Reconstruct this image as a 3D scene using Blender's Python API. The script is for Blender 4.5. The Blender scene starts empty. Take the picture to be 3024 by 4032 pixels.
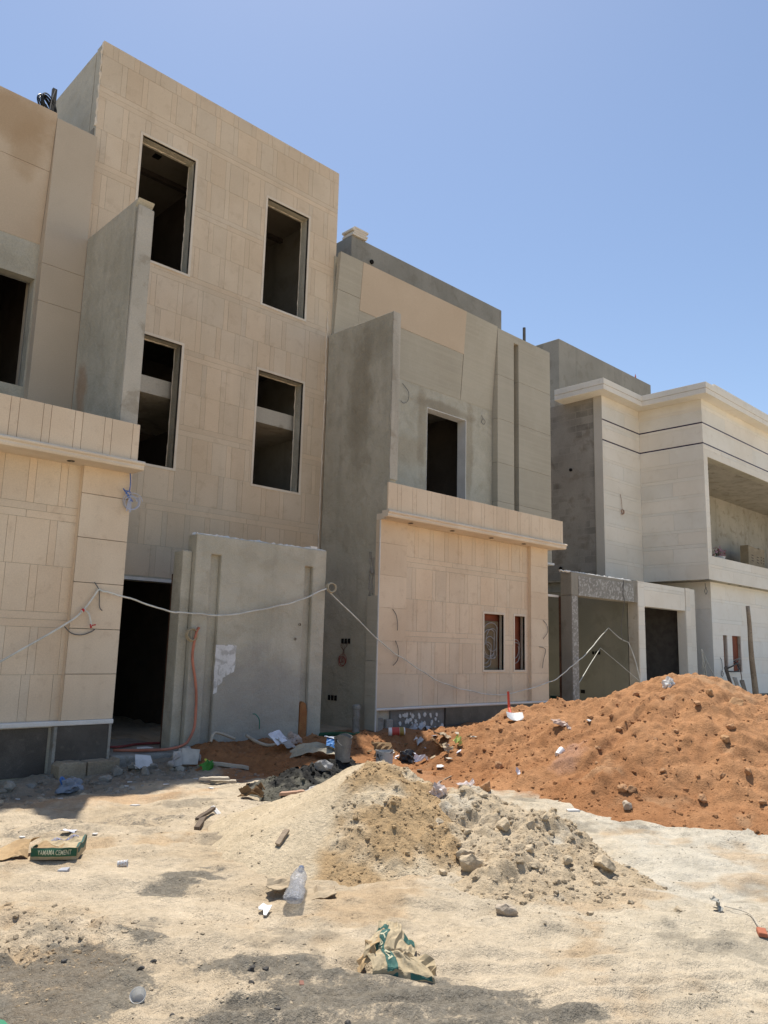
# building site street, built in metres: x runs along the house fronts, y into them, z up
import math, random
import numpy as np

# ------------------------------------------------------------------ noise and terrain
def _h(ix, iy, seed):
    n = (ix.astype(np.int64)*374761393 + iy.astype(np.int64)*668265263 + seed*1442695041) & 0xffffffff
    n = ((n ^ (n >> 13))*1274126177) & 0xffffffff
    n = (n ^ (n >> 16)) & 0xffffffff
    return n/4294967295.0
def vnoise(x, y, seed=0):
    ix = np.floor(x); iy = np.floor(y); fx = x-ix; fy = y-iy
    u = fx*fx*fx*(fx*(fx*6-15)+10); v = fy*fy*fy*(fy*(fy*6-15)+10)
    a = _h(ix, iy, seed); b = _h(ix+1, iy, seed); c = _h(ix, iy+1, seed); d = _h(ix+1, iy+1, seed)
    return (a+(b-a)*u)+((c+(d-c)*u)-(a+(b-a)*u))*v
def fbm(x, y, seed=0, octv=4, gain=.5):
    s = 0.0; a = 1.0; t = 0.0
    for k in range(octv):
        s = s+a*(vnoise(x, y, seed+k*17)-.5); t += a; a *= gain
        x, y = x*1.94+y*.35+3.1, y*1.94-x*.17+7.7
    return s/t*2
def billow(x, y, seed=0, octv=3):
    s = 0.0; a = 1.0; t = 0.0
    for k in range(octv):
        s = s+a*np.abs(vnoise(x, y, seed+k*17)*2-1); t += a; a *= .5
        x, y = x*1.94+y*.35+3.1, y*1.94-x*.17+7.7
    return s/t
def sstep(a, b, x):
    t = np.clip((x-a)/(b-a), 0, 1); return t*t*(3-2*t)
def dseg(x, y, ax, ay, bx, by):
    dx, dy = bx-ax, by-ay; L = dx*dx+dy*dy
    t = np.clip(((x-ax)*dx+(y-ay)*dy)/L, 0, 1) if L > 0 else np.zeros_like(x)
    return np.hypot(x-ax-t*dx, y-ay-t*dy), t
def smax(a, b, k):
    h = np.clip(.5+.5*(a-b)/k, 0, 1); return b+(a-b)*h+k*h*(1-h)
def poly_sd(x, y, P):
    """signed distance to polygon, positive inside"""
    d = np.full(x.shape, 1e9); ins = np.zeros(x.shape, bool); n = len(P)
    for i in range(n):
        ax, ay = P[i]; bx, by = P[(i+1) % n]
        d = np.minimum(d, dseg(x, y, ax, ay, bx, by)[0])
        c = ((ay > y) != (by > y)) & (x < (bx-ax)*(y-ay)/((by-ay) if by != ay else 1e-9)+ax)
        ins ^= c
    return np.where(ins, d, -d)

RX = [-6, 3.0, 4.8, 5.3, 6.0, 7.0, 8.3, 9.0, 10.0, 11.5, 14, 30]
RZ = [-.12, -.10, -.03, .05, .15, .17, .15, .19, .20, .24, .20, .1]
def ground_low(x, y):
    r = np.interp(x, RX, RZ)
    z = r*sstep(8.0, 9.7, y)
    z = z+.04*sstep(8.6, 7.6, y)*sstep(2, 6, y)*sstep(2.2, 4.5, x)*(x < 9)   # street swells
    return z
def ground_h(x, y):
    z = ground_low(x, y)
    near = sstep(40, 14, np.hypot(x, y))
    a = .72*x-.70*y; b = .70*x+.72*y
    z = z+near*(.045*fbm(x*.8, y*.8, 3, 3)+.030*fbm(x*2.3+4, y*2.3, 11, 3)+.040*fbm(a*1.7, b*4.6, 5, 3)+.016*fbm(a*5, b*9, 6, 2)+.008*fbm(x*15, y*15, 9, 3))
    # rough broken lumps at the left and lower left of the street
    m = sstep(.85, .3, np.hypot((x-1.85)/.8, (y-4.55)/.9))
    z = z+m*(.36*np.clip(billow(x*2.6+2, y*2.6, 31, 3)-.36, 0, 1)+.11*np.clip(billow(x*7, y*7, 33, 3)-.25, 0, 1))
    m2 = sstep(.75, .2, np.hypot((x-2.15)/1.0, (y-3.45)/.6))
    z = z+m2*(.07*np.clip(billow(x*7, y*7, 37, 3)-.3, 0, 1))
    m4 = sstep(.12, .4, fbm(x*.9+20, y*.9, 38, 2))*sstep(9, 7, y)
    z = z+m4*(.05*np.clip(billow(x*6, y*6, 39, 3)-.3, 0, 1))
    # rubble strip along the foot of the walls
    m3 = sstep(8.3, 9.2, y)*sstep(8.6, 7.4, x)
    z = z+m3*(.10*np.clip(billow(x*2.6, y*2.6, 41, 3)-.4, 0, 1)+.03*billow(x*9, y*9, 43, 2))
    # wheel ruts curving across the foreground
    for off, dep in ((-.30, .016), (-.17, .012), (0, .022), (.12, .012), (.42, .014)):
        bc = 3.97+off+.18*a+.02*a*a
        d = np.abs(b-bc); tread = .5+.5*np.sin(a*130); w = sstep(-1.6, -.6, a)*sstep(2.6, 1.6, a)
        z = z-dep*np.exp(-(d/.04)**2)*(.6+.4*tread)*w+dep*.6*np.exp(-((d-.08)/.035)**2)*w
    return z

RED = [  # cones on segments: (ax,ay,az, bx,by,bz, slope)
    (10.45, 4.95, 1.39, 10.9, 5.05, 1.37, .46),
    (10.7, 5.0, 1.30, 12.0, 3.55, .78, .43),
    (10.9, 5.2, 1.28, 10.4, 6.3, .95, .46),
    (10.4, 6.3, .95, 9.75, 7.0, .84, .46),
    (9.8, 7.65, .60, 9.5, 7.6, .52, .42),
    (9.2, 8.1, .31, 8.6, 8.6, .27, .27),
    (8.6, 8.7, .28, 7.2, 8.9, .30, .25),
    (7.2, 9.5, .28, 6.4, 9.6, .28, .30),
]
def red_h(x, y):
    wx = x+.16*fbm(x*1.1, y*1.1, 51, 2); wy = y+.16*fbm(x*1.1+9, y*1.1, 52, 2)
    h = None
    for ax, ay, az, bx, by, bz, s in RED:
        d, t = dseg(wx, wy, ax, ay, bx, by)
        c = az+(bz-az)*t-s*(np.sqrt(d*d+.05)-.2)
        h = c if h is None else smax(h, c, .10)
    foot = sstep(-.1, .35, h)
    th = np.arctan2(y-5.0, x-10.7); rr = np.hypot(x-10.7, y-5.0)
    h = h+foot*sstep(.5, 1.4, rr)*.07*fbm(th*7+.25*fbm(x*2, y*2, 58, 2), rr*.7, 59, 3)
    h = h+foot*(.09*fbm(x*1.7, y*1.7, 61, 3)+.10*(billow(x*2.7, y*2.7, 63, 3)-.4)+.05*fbm(x*5.5, y*5.5, 64, 3)+.075*np.clip(billow(x*8, y*8, 67, 3)-.3, 0, 1)+.014*fbm(x*21, y*21, 69, 2))
    return h
SANDC = [
    (4.72, 5.02, .62, 4.86, 5.15, .63, .53),
    (4.85, 5.15, .61, 5.25, 4.85, .40, .53),
    (4.6, 5.25, .48, 4.25, 6.1, .13, .40),
]
def sand_h(x, y):
    wx = x+.08*fbm(x*1.6, y*1.6, 71, 2); wy = y+.08*fbm(x*1.6+5, y*1.6, 72, 2)
    h = None
    for ax, ay, az, bx, by, bz, s in SANDC:
        d, t = dseg(wx, wy, ax, ay, bx, by)
        c = az+(bz-az)*t-s*(np.sqrt(d*d+.02)-.12)
        h = c if h is None else smax(h, c, .06)
    foot = sstep(-.05, .2, h)
    rough = sstep(-.10, .10, (x-4.85)*.5-(y-5.15)*.865+.14*fbm(x*3, y*3, 75, 2))   # the dug, clodded face towards the street
    h = h+foot*(.03*fbm(x*2.5, y*2.5, 76, 3)+.006*fbm(x*24, y*24, 77, 2)+rough*(.10*np.clip(billow(x*5.5, y*5.5, 78, 3)-.3, 0, 1)+.035*np.clip(billow(x*14, y*14, 79, 2)-.2, 0, 1)))
    return h
ROCKC = [
    (5.30, 4.42, .46, 5.45, 4.05, .36, .56),
    (5.4, 4.1, .34, 5.35, 3.6, .14, .42),
    (5.0, 3.85, .26, 4.55, 3.6, .10, .30),
    (5.35, 3.6, .13, 5.2, 3.15, .05, .28),
]
def rock_h(x, y):
    wx = x+.14*fbm(x*2.1, y*2.1, 81, 2); wy = y+.14*fbm(x*2.1+5, y*2.1, 82, 2)
    h = None
    for ax, ay, az, bx, by, bz, s in ROCKC:
        d, t = dseg(wx, wy, ax, ay, bx, by)
        c = az+(bz-az)*t-s*(np.sqrt(d*d+.02)-.12)
        h = c if h is None else smax(h, c, .05)
    foot = sstep(-.06, .15, h)
    h = h+foot*(.20*np.clip(billow(x*4.2, y*4.2, 85, 3)-.36, -.1, 1)+.05*np.clip(billow(x*10, y*10, 87, 3)-.25, 0, 1)+.01*fbm(x*27, y*27, 89, 2))
    return h
MORT = [(5.6, 7.05, .26, 6.35, 7.2, .30, .42), (5.3, 7.05, .14, 5.6, 7.05, .19, .35)]
def mort_h(x, y):
    h = None
    for ax, ay, az, bx, by, bz, s in MORT:
        d, t = dseg(x, y, ax, ay, bx, by)
        c = az+(bz-az)*t-s*(np.sqrt(d*d+.01)-.08)
        h = c if h is None else smax(h, c, .05)
    return h+sstep(-.05, .1, h)*(.12*np.clip(billow(x*7, y*7, 91, 3)-.25, 0, 1)+.02*fbm(x*20, y*20, 93, 2))
def top_h(x, y):
    x = np.asarray(x, float); y = np.asarray(y, float)
    return np.maximum.reduce([ground_h(x, y), red_h(x, y), sand_h(x, y), rock_h(x, y), mort_h(x, y)])
SUN_E, SKY_S, EXPO = 3.8, .092, .82
SKY_AIR, SKY_DUST, SKY_OZ = 1.0, .8, .35
CAM_R = [[0.718309, -0.695268, 0.025206], [-0.137098, -0.105936, 0.984876], [0.682082, 0.710901, 0.171415]]
import bpy
from mathutils import Vector, Matrix
SC = bpy.context.scene
COL = SC.collection
BASE = {}

# ------------------------------------------------------------------ helpers: objects
class MB:
    """collects shapes in world metres; build() links them as ONE mesh object"""
    def __init__(s): s.v = []; s.f = []; s.c = []; s.uv = None
    def add(s, vs, fs, col=None):
        n = len(s.v); s.v += [tuple(map(float, p)) for p in vs]; s.f += [tuple(n+i for i in f) for f in fs]
        s.c += [col or (1, 1, 1)]*len(fs)
    def box(s, x0, x1, y0, y1, z0, z1, col=None):
        s.add([(x0, y0, z0), (x1, y0, z0), (x1, y1, z0), (x0, y1, z0), (x0, y0, z1), (x1, y0, z1), (x1, y1, z1), (x0, y1, z1)],
              [(0, 3, 2, 1), (4, 5, 6, 7), (0, 1, 5, 4), (1, 2, 6, 5), (2, 3, 7, 6), (3, 0, 4, 7)], col)
    def prism(s, poly, axis, a, b, col=None):
        """polygon in the plane across `axis` (x: (y,z), y: (x,z), z: (x,y)) swept from a to b"""
        n = len(poly)
        def P(p, t): return {'x': (t, p[0], p[1]), 'y': (p[0], t, p[1]), 'z': (p[0], p[1], t)}[axis]
        vs = [P(p, a) for p in poly]+[P(p, b) for p in poly]
        fs = [tuple(range(n))[::-1], tuple(range(n, 2*n))]+[(i, (i+1) % n, n+(i+1) % n, n+i) for i in range(n)]
        s.add(vs, fs, col)
    def tube(s, pts, r, n=7, col=None, cap=True):
        pts = [Vector(p) for p in pts]; m = len(pts); rs = r if isinstance(r, (list, tuple)) else [r]*m
        vs = []; up = Vector((0, 0, 1)); last = None
        for i, p in enumerate(pts):
            t = (pts[min(i+1, m-1)]-pts[max(i-1, 0)]).normalized()
            if last is None:
                a = t.cross(up if abs(t.z) < .9 else Vector((1, 0, 0))).normalized()
            else:
                a = (last-t*last.dot(t)).normalized()
            last = a; b = t.cross(a)
            vs += [p+(a*math.cos(k*2*math.pi/n)+b*math.sin(k*2*math.pi/n))*rs[i] for k in range(n)]
        fs = [(i*n+k, i*n+(k+1) % n, (i+1)*n+(k+1) % n, (i+1)*n+k) for i in range(m-1) for k in range(n)]
        if cap: fs += [tuple(range(n))[::-1], tuple(range((m-1)*n, m*n))]
        s.add(vs, fs, col)
    def lathe(s, prof, n=20, M=None, col=None, squash=1.0):
        M = M or Matrix(); vs = []
        for r, z in prof:
            vs += [M @ Vector((r*math.cos(k*2*math.pi/n), r*math.sin(k*2*math.pi/n)*squash, z)) for k in range(n)]
        m = len(prof)
        s.add(vs, [(i*n+k, i*n+(k+1) % n, (i+1)*n+(k+1) % n, (i+1)*n+k) for i in range(m-1) for k in range(n)], col)
    def grid(s, P, col=None):
        """P: array [rows][cols] of points"""
        R = len(P); Cn = len(P[0])
        s.add([p for row in P for p in row], [(i*Cn+j, i*Cn+j+1, (i+1)*Cn+j+1, (i+1)*Cn+j) for i in range(R-1) for j in range(Cn-1)], col)
    def plate(s, O, U, V, N, u0, u1, v0, v1, t, holes=(), col=None):
        """flat slab with rectangular holes: front at O, thickness t behind it (N points out of the front)"""
        O, U, V, N = Vector(O), Vector(U), Vector(V), Vector(N)
        us = sorted({u0, u1} | {min(max(h[k], u0), u1) for h in holes for k in (0, 1)})
        vs_ = sorted({v0, v1} | {min(max(h[k], v0), v1) for h in holes for k in (2, 3)})
        nu, nv = len(us)-1, len(vs_)-1
        def solid(i, j):
            if not (0 <= i < nu and 0 <= j < nv): return False
            a, b = (us[i]+us[i+1])/2, (vs_[j]+vs_[j+1])/2
            return not any(h[0] < a < h[1] and h[2] < b < h[3] for h in holes)
        idx = {}; V2 = []; F = []
        def vid(i, j, k):
            if (i, j, k) not in idx: idx[(i, j, k)] = len(V2); V2.append(O+U*us[i]+V*vs_[j]-N*(t*k))
            return idx[(i, j, k)]
        for i in range(nu):
            for j in range(nv):
                if not solid(i, j): continue
                F.append((vid(i, j, 0), vid(i+1, j, 0), vid(i+1, j+1, 0), vid(i, j+1, 0)))
                F.append((vid(i, j, 1), vid(i, j+1, 1), vid(i+1, j+1, 1), vid(i+1, j, 1)))
                for di, dj, a, b in ((-1, 0, (i, j), (i, j+1)), (1, 0, (i+1, j+1), (i+1, j)), (0, -1, (i+1, j), (i, j)), (0, 1, (i, j+1), (i+1, j+1))):
                    if not solid(i+di, j+dj):
                        F.append((vid(*a, 0), vid(*b, 0), vid(*b, 1), vid(*a, 1)))
        s.add(V2, F, col)
    def build(s, name, mat, parent=None, base=None, smooth=False, bevel=0, solid=0):
        if parent is not None:
            base = BASE[parent.name]
        elif base is None:
            a = np.array(s.v); base = Vector(((a[:, 0].min()+a[:, 0].max())/2, (a[:, 1].min()+a[:, 1].max())/2, a[:, 2].min()))
        base = Vector(base)
        me = bpy.data.meshes.new(name)
        me.from_pydata([(x-base.x, y-base.y, z-base.z) for x, y, z in s.v], [], s.f)
        if mat and mat.get('tinted'):
            at = me.color_attributes.new('tint', 'FLOAT_COLOR', 'CORNER')
            k = [len(f) for f in s.f]; arr = np.repeat(np.array(s.c, float), k, axis=0)
            at.data.foreach_set('color', np.concatenate([arr, np.ones((len(arr), 1))], 1).ravel())
        if smooth: me.polygons.foreach_set('use_smooth', [True]*len(me.polygons))
        me.validate()
        o = bpy.data.objects.new(name, me); COL.objects.link(o)
        if mat: me.materials.append(mat)
        if parent is not None: o.parent = parent
        else: o.location = base
        BASE[o.name] = base
        if bevel:
            b = o.modifiers.new('bevel', 'BEVEL'); b.width = bevel; b.segments = 2; b.limit_method = 'ANGLE'; b.harden_normals = False
        if solid:
            b = o.modifiers.new('solid', 'SOLIDIFY'); b.thickness = solid; b.offset = 0
        return o
def tag(o, label=None, cat=None, group=None, kind=None):
    if label: o['label'] = label
    if cat: o['category'] = cat
    if group: o['group'] = group
    if kind: o['kind'] = kind
    return o
def thing(name, base, label, cat, group=None):
    o = bpy.data.objects.new(name, None); o.empty_display_size = .2; COL.objects.link(o); o.location = base
    BASE[o.name] = Vector(base); return tag(o, label, cat, group)
def mesh_np(name, verts, faces, mat, tint=None, base=(0, 0, 0), smooth=True, dust=None):
    verts = np.asarray(verts, np.float32)-np.asarray(base, np.float32); faces = np.asarray(faces, np.int32)
    me = bpy.data.meshes.new(name); k = faces.shape[1]
    me.vertices.add(len(verts)); me.vertices.foreach_set('co', verts.ravel())
    me.loops.add(faces.size); me.loops.foreach_set('vertex_index', faces.ravel())
    me.polygons.add(len(faces)); me.polygons.foreach_set('loop_start', np.arange(0, faces.size, k, dtype=np.int32))
    me.polygons.foreach_set('use_smooth', np.full(len(faces), smooth))
    me.update(calc_edges=True)
    if tint is not None:
        at = me.color_attributes.new('tint', 'FLOAT_COLOR', 'POINT')
        at.data.foreach_set('color', np.concatenate([tint, np.ones((len(tint), 1))], 1).astype(np.float32).ravel())
    if dust is not None:
        at = me.color_attributes.new('dust', 'FLOAT_COLOR', 'POINT')
        at.data.foreach_set('color', np.repeat(dust.reshape(-1, 1), 4, 1).astype(np.float32).ravel())
    me.materials.append(mat); me.validate()
    o = bpy.data.objects.new(name, me); COL.objects.link(o); o.location = base; BASE[o.name] = Vector(base)
    return o
def spline(pts, n=8):
    P = [Vector(p) for p in pts]; out = []
    for i in range(len(P)-1):
        p0, p1, p2, p3 = P[max(i-1, 0)], P[i], P[i+1], P[min(i+2, len(P)-1)]
        for k in range(n):
            t = k/n
            out.append(.5*((2*p1)+(p2-p0)*t+(2*p0-5*p1+4*p2-p3)*t*t+(3*p1-p0-3*p2+p3)*t**3))
    return out+[P[-1]]
def coil(c, r, turns, ax=(0, 1, 0), wob=.12, seed=1, n=22, spread=.02):
    rg = random.Random(seed); ax = Vector(ax).normalized(); a = ax.orthogonal().normalized(); b = ax.cross(a); c = Vector(c); out = []
    for k in range(int(turns*n)+1):
        t = k*2*math.pi/n; rr = r*(1+wob*math.sin(t*.37+seed)+.06*rg.uniform(-1, 1)*.3)
        out.append(c+a*(rr*math.cos(t))+b*(rr*math.sin(t))+ax*(spread*math.sin(t*.21+seed*2)))
    return out
def H(x, y): return float(top_h(np.array([x]), np.array([y]))[0])
def text_mesh(body, size):
    cu = bpy.data.curves.new('lettering', 'FONT'); cu.body = body; cu.size = size; cu.align_x = 'CENTER'; cu.align_y = 'CENTER'; cu.offset = size*.012
    cu.resolution_u = 3
    o = bpy.data.objects.new('lettering', cu); COL.objects.link(o)
    me = bpy.data.meshes.new_from_object(o.evaluated_get(bpy.context.evaluated_depsgraph_get()))
    vs = [tuple(v.co) for v in me.vertices]; fs = [tuple(p.vertices) for p in me.polygons]
    bpy.data.objects.remove(o); bpy.data.curves.remove(cu); bpy.data.meshes.remove(me)
    return vs, fs

# ------------------------------------------------------------------ helpers: materials
def material(name, cols, sc=(.6, 4.0, 45.0), lo=(.38, .62), patch=.5, plo=(.52, .66), grain=.10, rough=.9, spec=.25, bump=(40, .004), bump2=None,
             tint=False, dust=None, streak=0.0, stains=(), metal=0.0, bricks=None, seed=0.0, boards=0.0):
    m = bpy.data.materials.new(name); m.use_nodes = True; nt = m.node_tree; N = nt.nodes; L = nt.links
    bs = N['Principled BSDF']; bs.inputs['Roughness'].default_value = rough; bs.inputs['Specular IOR Level'].default_value = spec; bs.inputs['Metallic'].default_value = metal
    tc = N.new('ShaderNodeNewGeometry'); mp = N.new('ShaderNodeMapping'); mp.inputs['Location'].default_value = (seed*3.7, seed*1.9, seed*5.3)
    L.new(tc.outputs['Position'], mp.inputs['Vector']); P = mp.outputs['Vector']
    def noise(scale, detail=4, rough_=.55, vec=None, dist=0):
        n = N.new('ShaderNodeTexNoise'); n.inputs['Scale'].default_value = scale; n.inputs['Detail'].default_value = detail; n.inputs['Roughness'].default_value = rough_
        n.inputs['Distortion'].default_value = dist; L.new(vec or P, n.inputs['Vector']); return n.outputs['Fac']
    def rng(s, a, b, c=0., d=1.):
        r = N.new('ShaderNodeMapRange'); r.interpolation_type = 'SMOOTHSTEP'; L.new(s, r.inputs['Value'])
        for k, v in zip(('From Min', 'From Max', 'To Min', 'To Max'), (a, b, c, d)): r.inputs[k].default_value = v
        return r.outputs['Result']
    def mix(f, a, b, mode='MIX'):
        x = N.new('ShaderNodeMix'); x.data_type = 'RGBA'; x.blend_type = mode
        for s, v in ((x.inputs['Factor'], f), (x.inputs['A'], a), (x.inputs['B'], b)):
            if isinstance(v, bpy.types.NodeSocket): L.new(v, s)
            elif isinstance(v, (int, float)): s.default_value = v
            else: s.default_value = (*v[:3], 1)
        return x.outputs['Result']
    def math_(op, a, b):
        x = N.new('ShaderNodeMath'); x.operation = op
        for s, v in zip(x.inputs, (a, b)):
            if isinstance(v, bpy.types.NodeSocket): L.new(v, s)
            else: s.default_value = v
        return x.outputs[0]
    def vscale(sx, sy, sz, loc=(0, 0, 0)):
        q = N.new('ShaderNodeMapping'); q.inputs['Scale'].default_value = (sx, sy, sz); q.inputs['Location'].default_value = loc; L.new(P, q.inputs['Vector']); return q.outputs['Vector']
    c = mix(rng(noise(sc[0], 5), *lo), cols[0], cols[1])
    if len(cols) > 2: c = mix(math_('MULTIPLY', rng(noise(sc[1], 5, .6, dist=.4), *plo), patch), c, cols[2])
    if streak: c = mix(math_('MULTIPLY', rng(noise(1.0, 4, .6, vscale(2.6, 2.6, .22)), .5, .72), streak), c, tuple(v*.62 for v in cols[0]))
    if boards: c = mix(math_('MULTIPLY', rng(noise(1.0, 3, .6, vscale(.35, .35, 16)), .42, .66), boards), c, tuple(min(1, v*1.25) for v in cols[0]))
    for cen, scl, colr, amt in stains:
        q = N.new('ShaderNodeMapping'); q.vector_type = 'POINT'; q.inputs['Scale'].default_value = tuple(1/v for v in scl); q.inputs['Location'].default_value = tuple(-cc/v for cc, v in zip(cen, scl))
        L.new(tc.outputs['Position'], q.inputs['Vector']); ln = N.new('ShaderNodeVectorMath'); ln.operation = 'LENGTH'; L.new(q.outputs['Vector'], ln.inputs[0])
        d = math_('ADD', ln.outputs['Value'], math_('MULTIPLY', math_('SUBTRACT', noise(2.3, 5, .6), .5), 1.5))
        c = mix(math_('MULTIPLY', rng(d, 1.25, .5), amt), c, colr)
    if bricks:
        br = N.new('ShaderNodeTexBrick'); sx = N.new('ShaderNodeSeparateXYZ'); q = N.new('ShaderNodeCombineXYZ'); L.new(tc.outputs['Position'], sx.inputs[0])
        L.new(sx.outputs[bricks[3][0].upper()], q.inputs['X']); L.new(sx.outputs[bricks[3][1].upper()], q.inputs['Y']); L.new(q.outputs[0], br.inputs['Vector'])
        br.inputs['Scale'].default_value = 1; br.inputs['Brick Width'].default_value = bricks[0]; br.inputs['Row Height'].default_value = bricks[1]; br.inputs['Mortar Size'].default_value = .02; br.inputs['Mortar Smooth'].default_value = 1
        br.inputs['Color1'].default_value = (.55,)*3+(1,); br.inputs['Color2'].default_value = (1,)*3+(1,); br.inputs['Mortar'].default_value = (1.0,)*3+(1,)
        c = mix(math_('MULTIPLY', rng(noise(.9, 3), .40, .6), bricks[2]), c, mix(1.0, c, br.outputs['Color'], 'MULTIPLY'))
    if tint:
        m['tinted'] = 1
        a = N.new('ShaderNodeVertexColor'); a.layer_name = 'tint'; c = mix(1.0, c, a.outputs['Color'], 'MULTIPLY')
    if dust:      # dark cement dust: a mapped spread broken up by grain
        a = N.new('ShaderNodeVertexColor'); a.layer_name = 'dust'; sp = N.new('ShaderNodeSeparateColor'); L.new(a.outputs['Color'], sp.inputs[0])
        gr = math_('ADD', math_('MULTIPLY', math_('SUBTRACT', noise(11, 7, .72), .5), 1.5), math_('MULTIPLY', math_('SUBTRACT', noise(55, 5, .7), .5), .8))
        f = rng(math_('ADD', sp.outputs[0], math_('MULTIPLY', gr, rng(sp.outputs[0], .02, .25))), .28, .68)
        c = mix(math_('MULTIPLY', f, .78), c, mix(rng(noise(30, 5, .7), .35, .65), dust, tuple(v*1.75 for v in dust)))
    g = rng(noise(sc[2], 3, .65), .25, .75, 1-grain, 1+grain); cg = N.new('ShaderNodeCombineColor')
    for k in range(3): L.new(g, cg.inputs[k])
    c = mix(1.0, c, cg.outputs[0], 'MULTIPLY')
    L.new(c, bs.inputs['Base Color'])
    hgt = noise(bump[0], 4, .6); b = N.new('ShaderNodeBump'); b.inputs['Strength'].default_value = 1; b.inputs['Distance'].default_value = bump[1]; L.new(hgt, b.inputs['Height'])
    if bump2:
        b2 = N.new('ShaderNodeBump'); b2.inputs['Strength'].default_value = 1; b2.inputs['Distance'].default_value = bump2[1]; L.new(noise(bump2[0], 3), b2.inputs['Height']); L.new(b.outputs['Normal'], b2.inputs['Normal']); L.new(b2.outputs['Normal'], bs.inputs['Normal'])
    else: L.new(b.outputs['Normal'], bs.inputs['Normal'])
    return m
def plain(name, col, rough=.6, spec=.3, metal=0., var=.12, bump=(25, .002)):
    return material(name, [tuple(v*(1-var) for v in col), tuple(min(1, v*(1+var)) for v in col)], sc=(6, 20, 90), grain=.06, rough=rough, spec=spec, metal=metal, bump=bump)
# ------------------------------------------------------------------ materials
tan = material('tan_stone', [(.605, .478, .338), (.66, .532, .388), (.525, .405, .28)], sc=(.7, 5, 60), patch=.5, plo=(.52, .70), streak=.14, grain=.07, bump=(60, .0015), tint=True)
tan_plain = material('tan_stone_honed', [(.66, .525, .378), (.71, .58, .428), (.565, .435, .305)], sc=(.9, 7, 60), patch=.55, plo=(.54, .72), streak=.12, grain=.06, bump=(60, .001), tint=True)
cream = material('cream_limestone', [(.735, .675, .575), (.785, .73, .635), (.655, .585, .475)], sc=(.8, 4, 70), patch=.4, plo=(.52, .72), grain=.05, bump=(60, .0012), tint=True)
trim = material('pale_trim', [(.66, .56, .44), (.72, .63, .51)], sc=(2, 8, 60), grain=.05, bump=(50, .001))
white_trim = material('white_trim', [(.66, .63, .58), (.74, .71, .66)], sc=(2, 8, 60), grain=.05, bump=(50, .001))
plaster = material('grey_plaster', [(.43, .395, .312), (.495, .455, .365), (.37, .33, .255)], sc=(1.1, 2.6, 55), patch=.6, plo=(.47, .68), grain=.09, bump=(26, .008), bump2=(5, .03), streak=.3,
    stains=[((4.52, 11.3, 5.25), (.4, .22, .5), (.36, .19, .09), .55), ((9.6, 10.75, 6.2), (.5, .36, 1.6), (.22, .185, .125), .5), ((9.6, 10.35, 7.3), (.5, .6, .5), (.25, .22, .16), .4),
            ((7.0, 10, .75), (1.2, .5, .8), (.285, .265, .245), .55), ((11.9, 11.77, 5.9), (.9, .4, .35), (.40, .31, .205), .4), ((12.4, 11.77, 6.6), (.16, .3, 1.2), (.27, .215, .145), .5), ((14.05, 11.77, 6.3), (.14, .3, 1.6), (.28, .225, .15), .5), ((13.2, 11.77, 7.12), (1.0, .3, .14), (.23, .185, .125), .6)])
plaster_pale = material('pale_plaster', [(.42, .385, .32), (.48, .44, .37), (.30, .26, .20)], sc=(1.2, 3.5, 55), patch=.7, grain=.08, bump=(30, .004), bump2=(5, .012), streak=.4)
plaster_dark = material('dark_plaster', [(.255, .235, .195), (.30, .275, .23), (.21, .185, .145)], sc=(.8, 2.4, 55), patch=.6, grain=.09, bump=(30, .004), streak=.4)
block_wall = material('rendered_blockwork', [(.30, .27, .23), (.345, .315, .27), (.235, .20, .16)], sc=(.6, 2.0, 50), patch=.8, grain=.1, bump=(30, .004), streak=.3, bricks=(.42, .21, .8, 'yz'))
gate_concrete = material('keyed_concrete', [(.24, .225, .20), (.29, .275, .245), (.47, .45, .42)], sc=(1.5, 13, 60), patch=.8, plo=(.5, .58), grain=.12, bump=(14, .012))
panel_grey = material('grey_facade_board', [(.405, .36, .28), (.445, .40, .315), (.48, .44, .355)], sc=(.5, 3, 60), patch=.3, grain=.06, bump=(50, .001), boards=.35, tint=True)
panel_tan = material('tan_facade_board', [(.56, .44, .315), (.60, .475, .345), (.50, .38, .265)], sc=(.5, 1.4, 60), patch=.25, grain=.05, bump=(50, .001), tint=True,
    stains=[((3.1, 11.6, 9.35), (1.1, .6, .42), (.415, .285, .17), .75), ((3.5, 11.6, 9.0), (.25, .6, .5), (.415, .285, .17), .6)])
granite = material('black_granite', [(.062, .053, .045), (.088, .076, .064), (.14, .125, .10)], sc=(3, 9, 120), patch=.5, plo=(.55, .7), grain=.25, rough=.45, spec=.4, bump=(60, .0008))
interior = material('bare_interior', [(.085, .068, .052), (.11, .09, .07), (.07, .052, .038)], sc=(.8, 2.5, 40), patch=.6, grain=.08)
rough_conc = material('rough_concrete', [(.27, .25, .215), (.34, .31, .265), (.20, .165, .12)], sc=(2, 6, 50), patch=.6, grain=.15, bump=(18, .015))
mortar_white = material('white_mortar', [(.62, .60, .56), (.72, .70, .66)], sc=(6, 12, 60), grain=.08, bump=(30, .006))
dark_line = plain('dark_inlay', (.045, .03, .06), rough=.5)
rust = material('rusty_steel', [(.085, .045, .03), (.13, .065, .04), (.05, .03, .025)], sc=(4, 14, 80), patch=.7, grain=.2, rough=.85, bump=(40, .002))
black_void = plain('box_black', (.012, .011, .01), rough=.9, spec=.1)
redboard = material('red_brown_board', [(.20, .058, .032), (.26, .08, .042)], sc=(3, 12, 60), grain=.1, rough=.75)

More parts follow.
